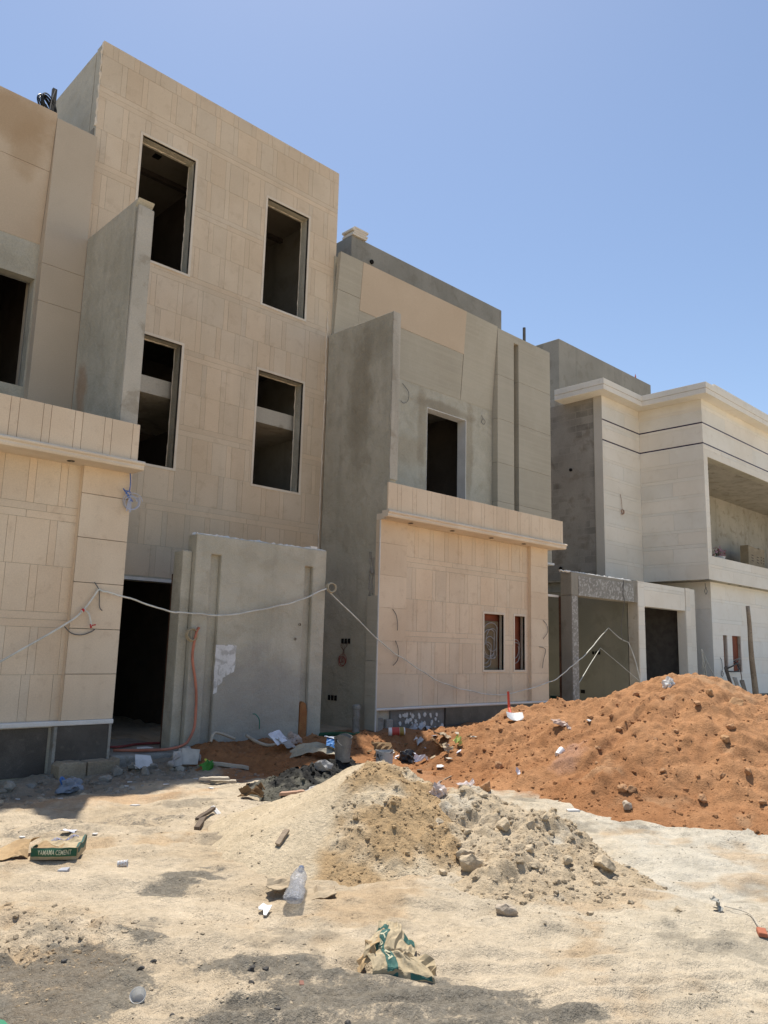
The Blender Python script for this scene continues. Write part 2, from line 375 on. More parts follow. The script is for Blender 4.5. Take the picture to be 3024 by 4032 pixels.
RZ0 = .58; BAND = .19; PER = 2*RZ0+BAND
def rows_tan(z0, z1, zb):
    """courses of the tan cladding: two tall ones, then a thin double band; zb is the foot of some band"""
    out = []; k = math.floor((z0-zb)/PER)-1; z = zb+k*PER
    while z < z1:
        for h, kind in ((BAND/2, 'b'), (BAND/2, 'b'), (RZ0, 'c'), (RZ0, 'c')):
            a, b = max(z, z0), min(z+h, z1)
            if b-a > .03: out.append((a, b, kind))
            z += h
    return out
def rows_plain(z0, z1, zs):
    e = [z0]+[z for z in zs if z0 < z < z1]+[z1]
    return [(a, b, 'p') for a, b in zip(e[:-1], e[1:])]
def rows_cream(z0, z1, rg, zskip=()):
    out = []; z = z0
    while z < z1-.02:
        for h in (rg.choice((.42, .5, .36)), rg.choice((.085, .11))):
            b = min(z+h, z1)
            for s in zskip:
                if z < s < b: b = s
            if b-z > .02: out.append((z, b, 'l'))
            z = b
            if z >= z1-.02: break
    return out
def clad(mb, O, U, N, rows, u0, u1, holes, seed, gap=.003, t=.03, var=.045, V=(0, 0, 1)):
    """stone slabs with open joints standing t proud of the wall behind; O is on the slabs' face at u=0, z=0"""
    rg = random.Random(seed); O, U, N, V = Vector(O), Vector(U), Vector(N), Vector(V)
    for z0, z1, kind in rows:
        cuts = [u0]; u = u0-rg.uniform(0, .4)
        if kind == 'c':
            seq = [.30, .10] if rg.random() < .6 else [.30, .10, .44, .10]; k = rg.randrange(2)
            while u < u1:
                u += seq[k % len(seq)]*rg.uniform(.93, 1.07); k += 1
                if u0+.03 < u < u1-.03: cuts.append(u)
        elif kind in 'bl':
            while u < u1:
                u += rg.uniform(1.1, 2.4)
                if u0+.1 < u < u1-.1: cuts.append(u)
        cuts.append(u1)
        for a, b in zip(cuts[:-1], cuts[1:]):
            rects = [(a+gap/2, b-gap/2, z0+gap/2, z1-gap/2)]
            for h in holes:
                nr = []
                for (p, q, r, s) in rects:
                    if q <= h[0] or p >= h[1] or s <= h[2] or r >= h[3]: nr.append((p, q, r, s)); continue
                    if p < h[0]: nr.append((p, h[0], r, s))
                    if q > h[1]: nr.append((h[1], q, r, s))
                    p2, q2 = max(p, h[0]), min(q, h[1])
                    if r < h[2]: nr.append((p2, q2, r, h[2]))
                    if s > h[3]: nr.append((p2, q2, h[3], s))
                rects = nr
            g = 1+rg.uniform(-var, var); w = rg.uniform(-.02, .02); col = (g+w, g, g-w)
            d = rg.uniform(-.0012, .0012)
            for (p, q, r, s) in rects:
                if q-p < .008 or s-r < .008: continue
                f = [O+U*uu+V*vv+N*d for uu, vv in ((p, r), (q, r), (q, s), (p, s))]; bk = [x-N*t for x in f]
                mb.add(f+bk, [(0, 1, 2, 3), (0, 4, 5, 1), (1, 5, 6, 2), (2, 6, 7, 3), (3, 7, 4, 0)], col)
def frame(mb, O, U, N, h, w, proud, t):
    """mitred band round an opening h=(u0,u1,z0,z1), standing `proud` out of O"""
    O, U, N, V = Vector(O), Vector(U), Vector(N), Vector((0, 0, 1))
    u0, u1, z0, z1 = h
    inn = [(u0, z0), (u1, z0), (u1, z1), (u0, z1)]; out = [(u0-w, z0-w), (u1+w, z0-w), (u1+w, z1+w), (u0-w, z1+w)]
    P = lambda q, d: O+U*q[0]+V*q[1]+N*d
    vs = [P(q, proud) for q in inn]+[P(q, proud) for q in out]+[P(q, proud-t) for q in inn]+[P(q, proud-t) for q in out]
    fs = []
    for i in range(4):
        j = (i+1) % 4
        fs += [(4+i, 4+j, j, i), (i, j, 8+j, 8+i), (4+j, 4+i, 12+i, 12+j)]
    mb.add(vs, fs)
def ragged(mb, p0, p1, w, h, n, seed, up=(0, 0, 1)):
    """a lumpy bead of mortar from p0 to p1"""
    rg = random.Random(seed); p0, p1 = Vector(p0), Vector(p1); pts = []; rs = []
    for i in range(n+1):
        t = i/n; pts.append(p0.lerp(p1, t)+Vector((rg.uniform(-w, w)*.4, rg.uniform(-w, w)*.4, rg.uniform(-h, h)))); rs.append(w*rg.uniform(.35, 1.0))
    mb.tube(pts, rs, 6)
XU, YN = (1, 0, 0), (0, -1, 0)

# ------------------------------------------------------------------ the three-storey stone-faced house
th = thing('house', (7.1, 14.6, 0), 'tall three-storey house clad in tan stone slabs with open window holes', 'house')
TW = [(5.36, 6.39, 8.0, 10.19), (7.98, 8.995, 8.0, 10.18), (5.36, 6.38, 4.5, 6.68), (7.98, 9.04, 4.5, 6.68)]
TD = (4.95, 7.3, -.3, 2.585)
X0, X1 = 4.55, 9.75
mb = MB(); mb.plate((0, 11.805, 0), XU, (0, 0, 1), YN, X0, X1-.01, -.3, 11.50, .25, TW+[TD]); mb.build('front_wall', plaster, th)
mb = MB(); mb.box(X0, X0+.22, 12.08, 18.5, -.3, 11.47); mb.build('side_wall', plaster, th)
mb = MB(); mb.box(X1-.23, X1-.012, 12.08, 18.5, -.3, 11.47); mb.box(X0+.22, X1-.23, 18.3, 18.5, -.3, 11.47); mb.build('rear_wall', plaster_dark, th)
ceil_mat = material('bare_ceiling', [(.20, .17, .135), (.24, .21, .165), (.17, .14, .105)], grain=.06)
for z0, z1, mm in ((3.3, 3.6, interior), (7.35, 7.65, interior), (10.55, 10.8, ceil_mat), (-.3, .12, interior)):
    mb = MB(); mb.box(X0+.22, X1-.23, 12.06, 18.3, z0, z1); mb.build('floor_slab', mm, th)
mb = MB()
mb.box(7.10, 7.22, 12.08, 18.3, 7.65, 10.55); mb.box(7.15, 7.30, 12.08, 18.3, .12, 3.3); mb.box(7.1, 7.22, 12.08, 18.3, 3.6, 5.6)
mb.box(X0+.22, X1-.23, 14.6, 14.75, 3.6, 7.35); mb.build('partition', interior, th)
mb = MB(); mb.box(X0+.22, X1-.23, 12.14, 14.6, 5.80, 6.10); mb.build('landing_beam', plaster_pale, th)
mb = MB(); mb.box(X0+.22, 7.1, 13.2, 13.3, 10.46, 10.549); mb.box(7.22, X1-.23, 13.4, 13.5, 10.46, 10.549)
mb.build('ceiling_groove', plain('groove_shade', (.07, .055, .045)), th)  # dark strips paint the shade of grooves in the ceiling
mb = MB(); mb.box(6.0, 6.13, 12.62, 12.75, 10.53, 10.549); mb.build('ceiling_light_hole', black_void, th)
mb = MB(); fr = [(h[0]-.045, h[1]+.045, h[2]-.045, h[3]+.045) for h in TW]
clad(mb, (0, 11.8, 0), XU, YN, rows_tan(2.66, 11.53, 3.75), X0, X1, fr+[(TD[0]-.045, TD[1]+.045, -1, TD[3]+.045)], 5, gap=.004, var=.05)
clad(mb, (0, 11.8, 0), XU, YN, rows_plain(-.1, 2.66, [.58, 1.16, 1.74]), 7.36, X1-.2, [], 6)
mb.build('stone_cladding', tan, th)
for k, h in enumerate(TW):
    mb = MB(); frame(mb, (0, 11.8, 0), XU, YN, h, .045, .012, .06); w = mb.build('window_frame', trim, th, bevel=.003)
    mb = MB(); ragged(mb, (h[1]-.002, 12.04, h[2]), (h[1]-.002, 12.04, h[3]), .013, .02, 26, 60+k); mb.build('mortar_bead', trim, w)
    mb = MB(); ragged(mb, (h[0], 12.0, h[3]-.002), (h[1], 12.0, h[3]-.002), .013, .01, 16, 70+k); mb.build('mortar_bead', trim, w)
mb = MB(); mb.box(4.9, 7.35, 11.786, 11.9, TD[3], TD[3]+.05); mb.build('door_lintel_trim', white_trim, th)
mb = MB(); ragged(mb, (X0-.005, 11.82, 9.95), (X0-.005, 11.82, 11.5), .025, .01, 26, 3); mb.build('mortar_seam', trim, th)
mb = MB(); ragged(mb, (X1-.18, 11.79, 2.6), (X1-.17, 11.79, 8.35), .022, .01, 60, 4)
mb.build('mortar_seam', trim, th)
mb = MB(); mb.box(X0-.012, X0+.0, 11.86, 12.0, 9.6, 9.93); mb.build('chipped_corner', plaster_dark, th)

# ------------------------------------------------------------------ the house at the left edge
lh = thing('house', (1.0, 13.5, -.1), 'house with a tan porch front, black granite plinth and a grey fin wall above', 'house')
LW = (2.3, 3.845, 5.28, 6.98)
mb = MB(); mb.plate((0, 11.77, 0), XU, (0, 0, 1), YN, -3, 3.87, 3.6, 9.66, .22, [LW]); mb.build('upper_wall', plaster, lh)
mb = MB(); mb.box(-3, 3.86, 11.99, 12.0, 9.3, 9.66); mb.box(-3, 4.5, 15, 15.2, 3.6, 9.6); mb.box(-3, 4.5, 11.99, 15, 9.35, 9.58); mb.box(-3, 4.5, 11.99, 15, 3.6, 3.95); mb.box(4.3, 4.5, 11.99, 15, 3.95, 9.35); mb.box(-3, -2.8, 11.99, 15, 3.95, 9.35)
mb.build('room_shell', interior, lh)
mb = MB(); mb.box(LW[0], LW[1], 11.975, 11.99, LW[2]-.03, LW[2]); frame(mb, (0, 11.99, 0), XU, YN, LW, .02, .02, .03); mb.build('window_frame', mortar_white, lh)
def lean(mb, x0, x1, za, zb, zlo=7.48, zhi=9.66, t=.10, yt=11.595, yb=11.765):
    f = lambda z: yt+(yb-yt)*(zhi-z)/(zhi-zlo)
    mb.add([(x0, f(za), za), (x1, f(za), za), (x1, f(zb), zb), (x0, f(zb), zb), (x0, f(za)+t, za), (x1, f(za)+t, za), (x1, f(zb)+t, zb), (x0, f(zb)+t, zb)],
           [(0, 1, 2, 3), (5, 4, 7, 6), (0, 4, 5, 1), (1, 5, 6, 2), (2, 6, 7, 3), (3, 7, 4, 0)], (random.uniform(.95, 1.04),)*3)
random.seed(4)
mb = MB(); lean(mb, -3, 3.865, 7.55, 8.72, 7.55, 9.69); lean(mb, -3, 3.865, 8.726, 9.69, 7.55, 9.69); mb.build('leaning_panel', panel_tan, lh)
mb = MB()
for a, b in ((3.6, 6.6), (6.604, 7.2), (7.204, 9.62)):
    g = random.uniform(.97, 1.02); mb.box(3.87, 4.515, 11.6, 12.2, a, b, (g, g, g))
mb.build('facade_pier', material('pier_board', [(.50, .41, .305), (.54, .445, .335), (.46, .375, .285)], sc=(.6, 2, 60), patch=.3, grain=.05, bump=(50, .001), tint=True), lh, bevel=.004)
fin = [(11.6, 3.9), (9.90, 3.9)]+[(9.90+.10*(1-math.sin(a)), 7.74+.10*math.sin(a)) for a in (0, .4, .8, 1.2, 1.57)]+[(11.6, 7.84)]
mb = MB(); mb.prism(fin, 'x', 4.52, 4.765); mb.build('fin_wall', plaster, lh, bevel=.02)
mb = MB(); mb.add([(4.515, 9.893, 4.5), (4.77, 9.893, 4.5), (4.765, 9.893, 7.72), (4.53, 9.893, 7.74), (4.515, 9.93, 4.5), (4.77, 9.93, 4.5), (4.765, 9.93, 7.72), (4.53, 9.93, 7.74)], [(0, 1, 2, 3), (0, 4, 5, 1), (1, 5, 6, 2), (2, 6, 7, 3), (3, 7, 4, 0)]); mb.build('fin_edge', plaster_pale, lh, bevel=.01)
# porch front
mb = MB(); mb.box(-3, 4.78, 10.087, 11.6, -.4, 3.9); mb.box(-3, 4.70, 9.74, 11.6, 3.95, 4.44); mb.build('porch_core', plaster, lh)
mb = MB(); clad(mb, (0, 10.08, 0), XU, YN, rows_tan(.62, 3.90, 1.76), -3, 4.14, [], 11, gap=.0045); mb.build('porch_panel', tan_plain, lh)
mb = MB(); clad(mb, (0, 10.0, 0), XU, YN, rows_plain(.62, 3.90, [1.19, 1.76, 2.35, 2.93, 3.51]), 4.13, 4.81, [], 12, gap=.008, t=.12)
mb.add([(4.13, 10.001, .62), (4.13, 10.001, 3.9), (4.13, 10.12, 3.9), (4.13, 10.12, .62)], [(0, 1, 2, 3)]); mb.build('pilaster', tan_plain, lh)
def parapet(mb, x0, x1, yf, seed):
    rg = random.Random(seed); u = x1-.1; cuts = [x1]; k = 0
    while u > x0:
        cuts.append(u); u -= (.295, .10)[k % 2]*rg.uniform(.97, 1.03); k += 1
    cuts.append(x0); cuts = sorted(cuts)
    for a, b in zip(cuts[:-1], cuts[1:]):
        g = 1+rg.uniform(-.04, .04); mb.box(a+.0025, b-.0025, yf, yf+.035, 3.96, 4.49, (g, g, g))
def cornice(mb, x0, x1, yf, ys):
    prof = [(ys, 3.985), (yf-.06, 3.985), (yf-.075, 3.965), (yf-.07, 3.945), (yf-.045, 3.93), (yf-.05, 3.90), (yf-.035, 3.875), (yf-.02, 3.87), (ys, 3.87)]
    mb.prism(prof[::-1], 'x', x0, x1)
mb = MB(); parapet(mb, -3, 4.72, 9.70, 3); mb.build('parapet', tan_plain, lh, bevel=.002)
mb = MB(); cornice(mb, -3, 4.80, 9.70, 10.12); mb.build('cornice', trim, lh)
def spot(mb, x, y, z): mb.lathe([(.045, 0), (.05, -.006), (.036, -.008), (.034, .03), (0, .03)], 16, Matrix.Translation((x, y, z)))
dark_metal = plain('dark_metal', (.06, .055, .05), rough=.5)
mb = MB(); spot(mb, 3.9, 9.87, 3.868); mb.build('downlight', dark_metal, lh)
mb = MB(); mb.box(-3, 4.815, 9.978, 10.1, .56, .62); mb.box(-3, 4.12, 10.055, 10.2, .545, .615); mb.build('plinth_moulding', white_trim, lh, bevel=.012)
mb = MB(); mb.box(4.10, 4.765, 10.0, 10.2, .10, .558); mb.box(1.9, 4.02, 10.07, 10.2, -.03, .54); mb.box(-1, 1.895, 10.07, 10.2, -.03, .54); mb.build('granite_plinth', granite, lh, bevel=.003)
mb = MB(); mb.box(4.765, 4.80, 9.99, 10.2, -.1, .558); mb.build('plinth_edge', rough_conc, lh, bevel=.004)
mb = MB(); mb.box(4.06, 4.10, 9.995, 10.16, -.1, .556); mb.build('plinth_edge', rough_conc, lh, bevel=.004)

# ------------------------------------------------------------------ the grey-fronted house in the middle
mh = thing('house', (13.4, 14.2, .2), 'grey plastered house with a leaning facade board and tan stone porch', 'house')
mb = MB(); mb.prism([(10.13, -.2), (10.13, 3.92), (9.90, 3.92), (9.88, 7.80), (11.75, 7.84), (11.75, -.2)], 'x', 9.60, 9.775); mb.build('fin_wall', plaster, mh, bevel=.012)
mb = MB(); mb.box(9.592, 9.781, 9.868, 9.89, 4.6, 7.79); ragged(mb, (9.6, 9.885, 4.5), (9.6, 9.885, 7.76), .014, .01, 30, 8); mb.build('fin_edge', plaster_pale, mh, bevel=.008)
MWD = (12.57, 13.92, 4.1, 7.02)
mb = MB(); mb.plate((0, 11.77, 0), XU, (0, 0, 1), YN, 9.70, 14.92, -.2, 9.62, .24, [MWD]); mb.build('upper_wall', plaster, mh)
mb = MB(); mb.box(9.72, 9.9, 12.01, 18, -.2, 9.6); mb.box(16.9, 17.15, 12.21, 18, 3.8, 9.6); mb.box(9.9, 16.9, 15.5, 15.7, -.2, 9.35); mb.box(9.9, 16.9, 12.01, 18, 9.35, 9.58); mb.box(9.9, 16.9, 12.01, 15.5, 3.75, 4.05); mb.box(14.5, 14.65, 12.01, 15.5, 4.05, 9.35); mb.box(11.4, 11.5, 12.01, 15.5, 4.05, 9.35)
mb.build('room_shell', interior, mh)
mb = MB(); mb.box(11.5, 14.5, 12.02, 15.5, 7.4, 7.55); mb.box(11.5, 14.5, 13.6, 13.75, 7.3, 7.399); mb.build('ceiling', plaster_dark, mh)
mb = MB(); mb.plate((0, 11.762, 0), XU, (0, 0, 1), YN, MWD[0]-.004, MWD[1]+.012, 4.1, MWD[3]+.012, .262, [(MWD[0]+.006, MWD[1]-.006, 4.0, MWD[3]-.006)]); mb.build('window_frame', white_trim, mh, bevel=.004)
random.seed(9)
mb = MB(); lean(mb, 9.71, 10.335, 8.86, 9.66); lean(mb, 9.71, 10.335, 7.48, 8.852)
lean(mb, 10.338, 13.70, 7.48, 8.60); lean(mb, 13.72, 14.918, 7.48, 9.66); mb.build('grey_leaning_board', panel_grey, mh)
mb = MB(); lean(mb, 10.338, 13.716, 8.603, 9.66, yt=11.590, yb=11.760); mb.build('tan_leaning_board', panel_tan, mh)
mb = MB()
for a, b in ((3.9, 5.2), (5.205, 6.17), (6.175, 7.28), (7.285, 8.41), (8.415, 9.63)):
    g = random.uniform(.95, 1.03); mb.box(14.93, 15.595, 11.6, 12.2, a, b, (g, g, g)); g *= random.uniform(.98, 1.02); mb.box(15.795, 17.2, 11.6, 12.2, a+.02 if a > 4 else a, b+.02 if b < 9.6 else b, (g, g, g))
mb.box(15.597, 15.793, 11.6, 11.9, 9.43, 9.629); mb.build('slotted_pier', panel_grey, mh, bevel=.003)
mb = MB(); mb.box(15.58, 15.81, 11.93, 12.0, 3.9, 9.43); mb.build('slot_shade_back', plain('slot_shade', (.035, .03, .025), rough=.9), mh)  # near-black back puts the shade of the deep slot into the colour
mb = MB(); mb.box(14.8, 17.26, 11.56, 11.75, 3.84, 3.895); mb.box(9.8, 17.15, 11.8, 15, 3.8, 3.86); mb.build('overhang_trim', white_trim, mh, bevel=.01)
# roof room
mb = MB(); mb.box(11.45, 17.3, 13.3, 15.6, 9.58, 11.4); mb.build('roof_room', plaster_dark, mh, bevel=.02)
mb = MB(); mb.tube([(12.11, 13.26, 10.94), (12.11, 13.34, 10.94)], .055, 10); mb.build('vent_hole', black_void, mh)
# porch front
MW = [(12.53, 13.17, 1.24, 2.355), (13.54, 13.90, 1.24, 2.355)]
mb = MB(); mb.plate((0, 10.086, 0), XU, (0, 0, 1), YN, 9.62, 14.63, -.2, 3.9, .10, MW); mb.build('porch_wall', plaster, mh)
mb = MB(); mb.box(9.79, 14.63, 11.4, 11.6, -.2, 3.8); mb.box(14.4, 14.63, 10.33, 11.4, -.2, 3.8); mb.box(9.79, 14.4, 10.33, 11.4, 3.5, 3.9); mb.box(9.785, 14.78, 9.74, 11.6, 3.95, 4.44); mb.box(9.43, 9.785, 9.737, 9.87, 3.95, 4.44); mb.build('porch_core', plaster, mh)
mb = MB(); mb.box(12.4, 13.30, 10.25, 10.28, 1.0, 2.6); mb.box(13.4, 14.1, 10.25, 10.28, 1.0, 2.6); mb.build('window_backing', redboard, mh)
mb = MB(); mb.box(12.45, 13.16, 10.215, 10.245, 1.05, 2.22); mb.build('plywood_sheet', material('plywood', [(.19, .145, .09), (.23, .18, .115), (.14, .1, .06)], grain=.1), mh)
mb = MB(); clad(mb, (0, 10.08, 0), XU, YN, rows_tan(.60, 3.90, 1.745), 10.2, 14.03, [(h[0]-.04, h[1]+.04, h[2]-.04, h[3]+.04) for h in MW], 21, gap=.0055); mb.build('porch_panel', tan_plain, mh)
mb = MB()
clad(mb, (0, 10.0, 0), XU, YN, rows_plain(.60, 3.90, [1.175, 1.74, 2.32, 2.89, 3.46]), 9.53, 10.205, [], 22, t=.12)
mb.build('pilaster', tan_plain, mh)
mb = MB()
clad(mb, (0, 10.0, 0), XU, YN, rows_plain(.60, 3.90, [1.175, 1.74, 2.32, 2.89, 3.46]), 14.025, 14.66, [], 23, t=.12)
mb.add([(14.025, 10.001, .6), (14.025, 10.001, 3.9), (14.025, 10.12, 3.9), (14.025, 10.12, .6)], [(0, 1, 2, 3)]); mb.build('pilaster', tan_plain, mh)
for h in MW:
    mb = MB(); frame(mb, (0, 10.08, 0), XU, YN, h, .04, .014, .06); w = mb.build('window_frame', trim, mh, bevel=.003)
wire_grey = plain('grey_conduit', (.30, .29, .28), rough=.5)
for cx, cz, r, sd in ((12.82, 1.72, .26, 3), (12.72, 1.55, .2, 5), (12.9, 1.85, .3, 7), (13.68, 1.62, .2, 4)):
    mb = MB(); mb.tube([(p.x if p.x < cx+.17 else cx+.17, 10.17+.02*math.sin(i*.3), max(1.27, p.z)) for i, p in enumerate(coil((cx, 10.17, cz), r, 2.3, seed=sd, wob=.3))], .009, 6); mb.build('conduit_coil', wire_grey, w)
mb = MB(); parapet(mb, 9.40, 14.82, 9.70, 8); mb.build('parapet', tan_plain, mh, bevel=.002)
mb = MB(); cornice(mb, 9.36, 14.88, 9.70, 9.80); mb.box(9.53, 14.86, 9.801, 10.12, 3.872, 3.98); crn = mb.build('cornice', trim, mh)
for x in (10.15, 11.3, 12.5, 13.6):
    mb = MB(); spot(mb, x, 9.87, 3.868); mb.build('downlight', dark_metal, crn)
mb = MB(); mb.tube([(9.53, 10.01, .575), (14.72, 10.01, .575)], .024, 10); mb.box(9.54, 14.66, 10.012, 10.1, .552, .598); mb.build('plinth_moulding', white_trim, mh)
mb = MB(); mb.box(11.34, 14.66, 10.02, 10.11, -.1, .55); mb.build('granite_plinth', granite, mh)
mb = MB(); mb.box(9.93, 11.337, 10.055, 10.085, -.1, .55); bare = mb.build('bare_plinth', plain('bare_render', (.20, .19, .17), rough=.9), mh)
rg = random.Random(5)
for k in range(34):
    mb = MB()
    x = rg.uniform(10.15, 11.3); z = rg.uniform(.16, .47) if x > 10.4 else rg.uniform(.3, .47)
    if k < 7: x = 10.16+k*.16; z = .43+rg.uniform(-.02, .02)
    n = rg.randint(5, 7); r = rg.uniform(.018, .042); a0 = rg.uniform(0, 6)
    poly = [(x+r*rg.uniform(.7, 1.2)*math.cos(a0+i*2*math.pi/n), z+1.25*r*rg.uniform(.7, 1.2)*math.sin(a0+i*2*math.pi/n)) for i in range(n)]
    mb.prism(poly[::-1], 'y', 10.045-rg.uniform(0, .008), 10.056); mb.build('adhesive_dab', mortar_white, bare)
for x0, x1, z0, z1, y in ((9.56, 9.74, .12, .43, 10.03), (9.80, 9.97, .12, .40, 10.02), (9.74, 9.80, .30, .40, 10.06)):
    mb = MB(); mb.box(x0, x1, y, y+.2, z0, z1); mb.build('broken_block', rough_conc, mh, bevel=.02)
mb = MB(); mb.box(9.525, 9.60, 10.02, 10.30, 1.40, 2.52); mb.box(9.525, 9.60, 10.02, 10.30, .80, 1.395); mb.box(9.525, 9.60, 10.02, 10.30, .22, .795); mb.build('return_slab', panel_grey, mh, bevel=.003)
mb = MB(); mb.box(9.514, 9.528, 9.992, 10.02, .16, 3.86); mb.build('corner_strip', white_trim, mh)
mb = MB(); ragged(mb, (9.6, 10.33, .2), (9.6, 10.32, 3.3), .03, .02, 40, 6); ragged(mb, (9.597, 10.25, 2.55), (9.597, 10.26, 3.2), .035, .02, 10, 7); mb.build('mortar_smear', rough_conc, mh)
red_wire = plain('red_wire', (.28, .03, .025), rough=.5); brown_wire = plain('brown_wire', (.14, .06, .04), rough=.6)
for j, (z, y0) in enumerate(((1.725, 10.80), (1.725, 10.89), (1.725, 10.98), (.70, 11.12), (.70, 11.21), (.70, 11.30))):
    mb = MB(); mb.box(9.585, 9.605, y0, y0+.055, z-.045, z+.045); mb.build('socket_hole', black_void, mh)
mb = MB(); mb.tube(coil((9.57, 10.97, 1.38), .075, 5, (1, 0, 0), .5, 3), .004, 5); mb.build('red_wire_coil', red_wire, mh)
mb = MB()
for k in range(6): mb.tube(spline([(9.59, 10.83+.04*k, 1.70), (9.55, 10.85+.03*k+.02*math.sin(k*5), 1.62), (9.55, 10.92+.02*math.sin(k*3), 1.56), (9.57, 10.95+.03*math.sin(k), 1.48+.03*math.cos(k*2))], 5), .003, 5)
mb.build('loose_wires', brown_wire, mh)
grey_wire = plain('grey_wire', (.12, .115, .11), rough=.5)
for pts in ([(9.86, 9.99, 2.3), (9.93, 9.97, 2.2), (9.97, 9.97, 2.05), (9.97, 9.97, 1.93)], [(9.95, 9.99, 1.75), (9.99, 9.96, 1.6), (9.98, 9.96, 1.42), (9.88, 9.97, 1.32)],
            [(14.45, 9.99, 2.3), (14.56, 9.97, 2.2), (14.58, 9.97, 2.05), (14.42, 9.97, 1.9)], [(14.3, 9.99, 1.73), (14.5, 9.97, 1.68), (14.42, 9.97, 1.45), (14.38, 9.97, 1.28)],
            [(11.75, 11.76, 7.38), (11.82, 11.73, 7.3), (11.92, 11.73, 7.2), (11.9, 11.73, 7.02), (11.78, 11.73, 6.93), (11.68, 11.73, 6.96)], [(14.5, 11.76, 7.28), (14.52, 11.73, 7.2), (14.6, 11.73, 7.15), (14.56, 11.73, 7.06), (14.46, 11.73, 7.1), (14.52, 11.73, 7.2)]):
    mb = MB(); mb.tube(spline(pts, 6), .006, 6); mb.build('wire_stub', grey_wire, mh)

# ------------------------------------------------------------------ the cream limestone house at the right
rh = thing('house', (24, 14, .2), 'cream limestone house with dark inlaid lines and a deep balcony recess', 'house')
AX0, BX, AY, BY = 20.0, 22.2, 11.7, 9.7
ZT = 9.15
zl = (7.80, 8.42)
mb = MB(); mb.box(AX0+.02, BX+.2, AY+.03, AY+.3, 3.6, ZT); mb.plate((BX+.03, 0, 0), (0, 1, 0), (0, 0, 1), (-1, 0, 0), BY+.03, AY+.2, 3.79, ZT, .2); mb.build('bay_core', plaster, rh)
BO = (22.46, 35.0, 4.48, 7.43)
mb = MB(); mb.plate((0, BY+.03, 0), XU, (0, 0, 1), YN, BX+.03, 37, 3.79, ZT, .28, [BO]); mb.build('bay_front_core', plaster, rh)
def bands(mb, O, U, N, u0, u1, holes, seed):
    rg = random.Random(seed)
    rows = rows_cream(3.79, zl[0]-.02, rg)+rows_cream(zl[0]+.02, zl[1]-.02, rg)+rows_cream(zl[1]+.02, ZT, rg)
    clad(mb, O, U, N, rows, u0, u1, holes, seed, gap=.0035, var=.03)
mb = MB(); bands(mb, (0, AY, 0), XU, YN, AX0, BX, [], 31); bands(mb, (BX, 0, 0), (0, -1, 0), (-1, 0, 0), -AY, -BY, [], 32); bands(mb, (0, BY, 0), XU, YN, BX, 37, [BO], 33); mb.build('limestone_cladding', cream, rh)
mb = MB()
for z in zl: mb.box(AX0, BX, AY+.004, AY+.02, z-.02, z+.02); mb.box(BX+.004, BX+.02, BY, AY, z-.02, z+.02); mb.box(BX, 37, BY+.004, BY+.02, z-.02, z+.02)
mb.build('inlaid_line', dark_line, rh)
mb = MB(); mb.box(AX0-.005, AX0+.018, AY+.005, AY+.27, 3.7, ZT); mb.build('corner_return', material('limestone_edge', [(.50, .46, .39), (.56, .51, .44)], grain=.05), rh)
mb = MB(); mb.box(AX0+.03, AX0+.25, AY+.27, 19, 3.75, ZT); mb.build('side_wall', block_wall, rh)
mb = MB(); mb.box(AX0+.25, AX0+.5, AY+.2, 19, -.2, 3.74); mb.box(AX0+.5, BX+.9, AY+.5, AY+.7, -.2, 3.74); mb.box(AX0+.05, BX+.85, AY+.01, 19, 3.70, 3.78); mb.build('ground_floor_wall', plaster_pale, rh)
for y in (12.2, 16.2, 12.6):
    mb = MB(); mb.tube([(AX0+.0, y+.6, 7.05 if y < 12.5 else 4.1), (AX0+.05, y+.6, 7.05 if y < 12.5 else 4.1)], .05, 10); mb.build('vent_hole', black_void, rh)
def crown(mb, pts, z0, z1, w):
    """flat roof edge following the plan outline pts, w thick inwards (left of travel)"""
    n = len(pts)
    inner = []
    for i in range(n):
        p = Vector(pts[i]); a = (p-Vector(pts[i-1])).normalized() if i else None; b = (Vector(pts[i+1])-p).normalized() if i < n-1 else None
        na = Vector((-a.y, a.x)) if a else None; nb = Vector((-b.y, b.x)) if b else None
        if na is None: d = nb
        elif nb is None: d = na
        else: d = (na+nb)/(1+na.dot(nb))
        inner.append(p+d*w)
    vs = [(p[0], p[1], z) for z in (z0, z1) for p in pts]+[(p.x, p.y, z) for z in (z0, z1) for p in inner]; fs = []
    for i in range(n-1):
        fs += [(i, i+1, n+i+1, n+i), (n+i, n+i+1, 3*n+i+1, 3*n+i), (2*n+i+1, 2*n+i, 3*n+i, 3*n+i+1), (i+1, i, 2*n+i, 2*n+i+1)]
    fs += [(0, n, 3*n, 2*n), (n-1, 3*n-1, 4*n-1, 2*n-1)]
    mb.add(vs, fs)
cor = [(19.5, 13.0), (19.5, 11.33), (21.72, 11.33), (21.72, 9.33), (37, 9.33)]
mb = MB(); crown(mb, cor, 9.30, 9.47, .9); crown(mb, [(a+.012, b+.012) for a, b in cor], 9.14, 9.292, .85); mb.build('roof_cornice', cream, rh, bevel=.004)
mb = MB(); mb.box(20.05, 37, 11.9, 19, 9.14, 9.4); mb.box(22.3, 37, 9.9, 11.9, 9.14, 9.4); mb.build('roof_slab', plaster_pale, rh)
mb = MB(); mb.box(22.35, 37, 9.35, 9.42, 9.47, 9.56); mb.build('coping', cream, rh, bevel=.01)
mb = MB(); mb.box(21.3, 27.6, 14.0, 15.9, 9.4, 11.95); mb.build('roof_room', plaster_dark, rh, bevel=.02)
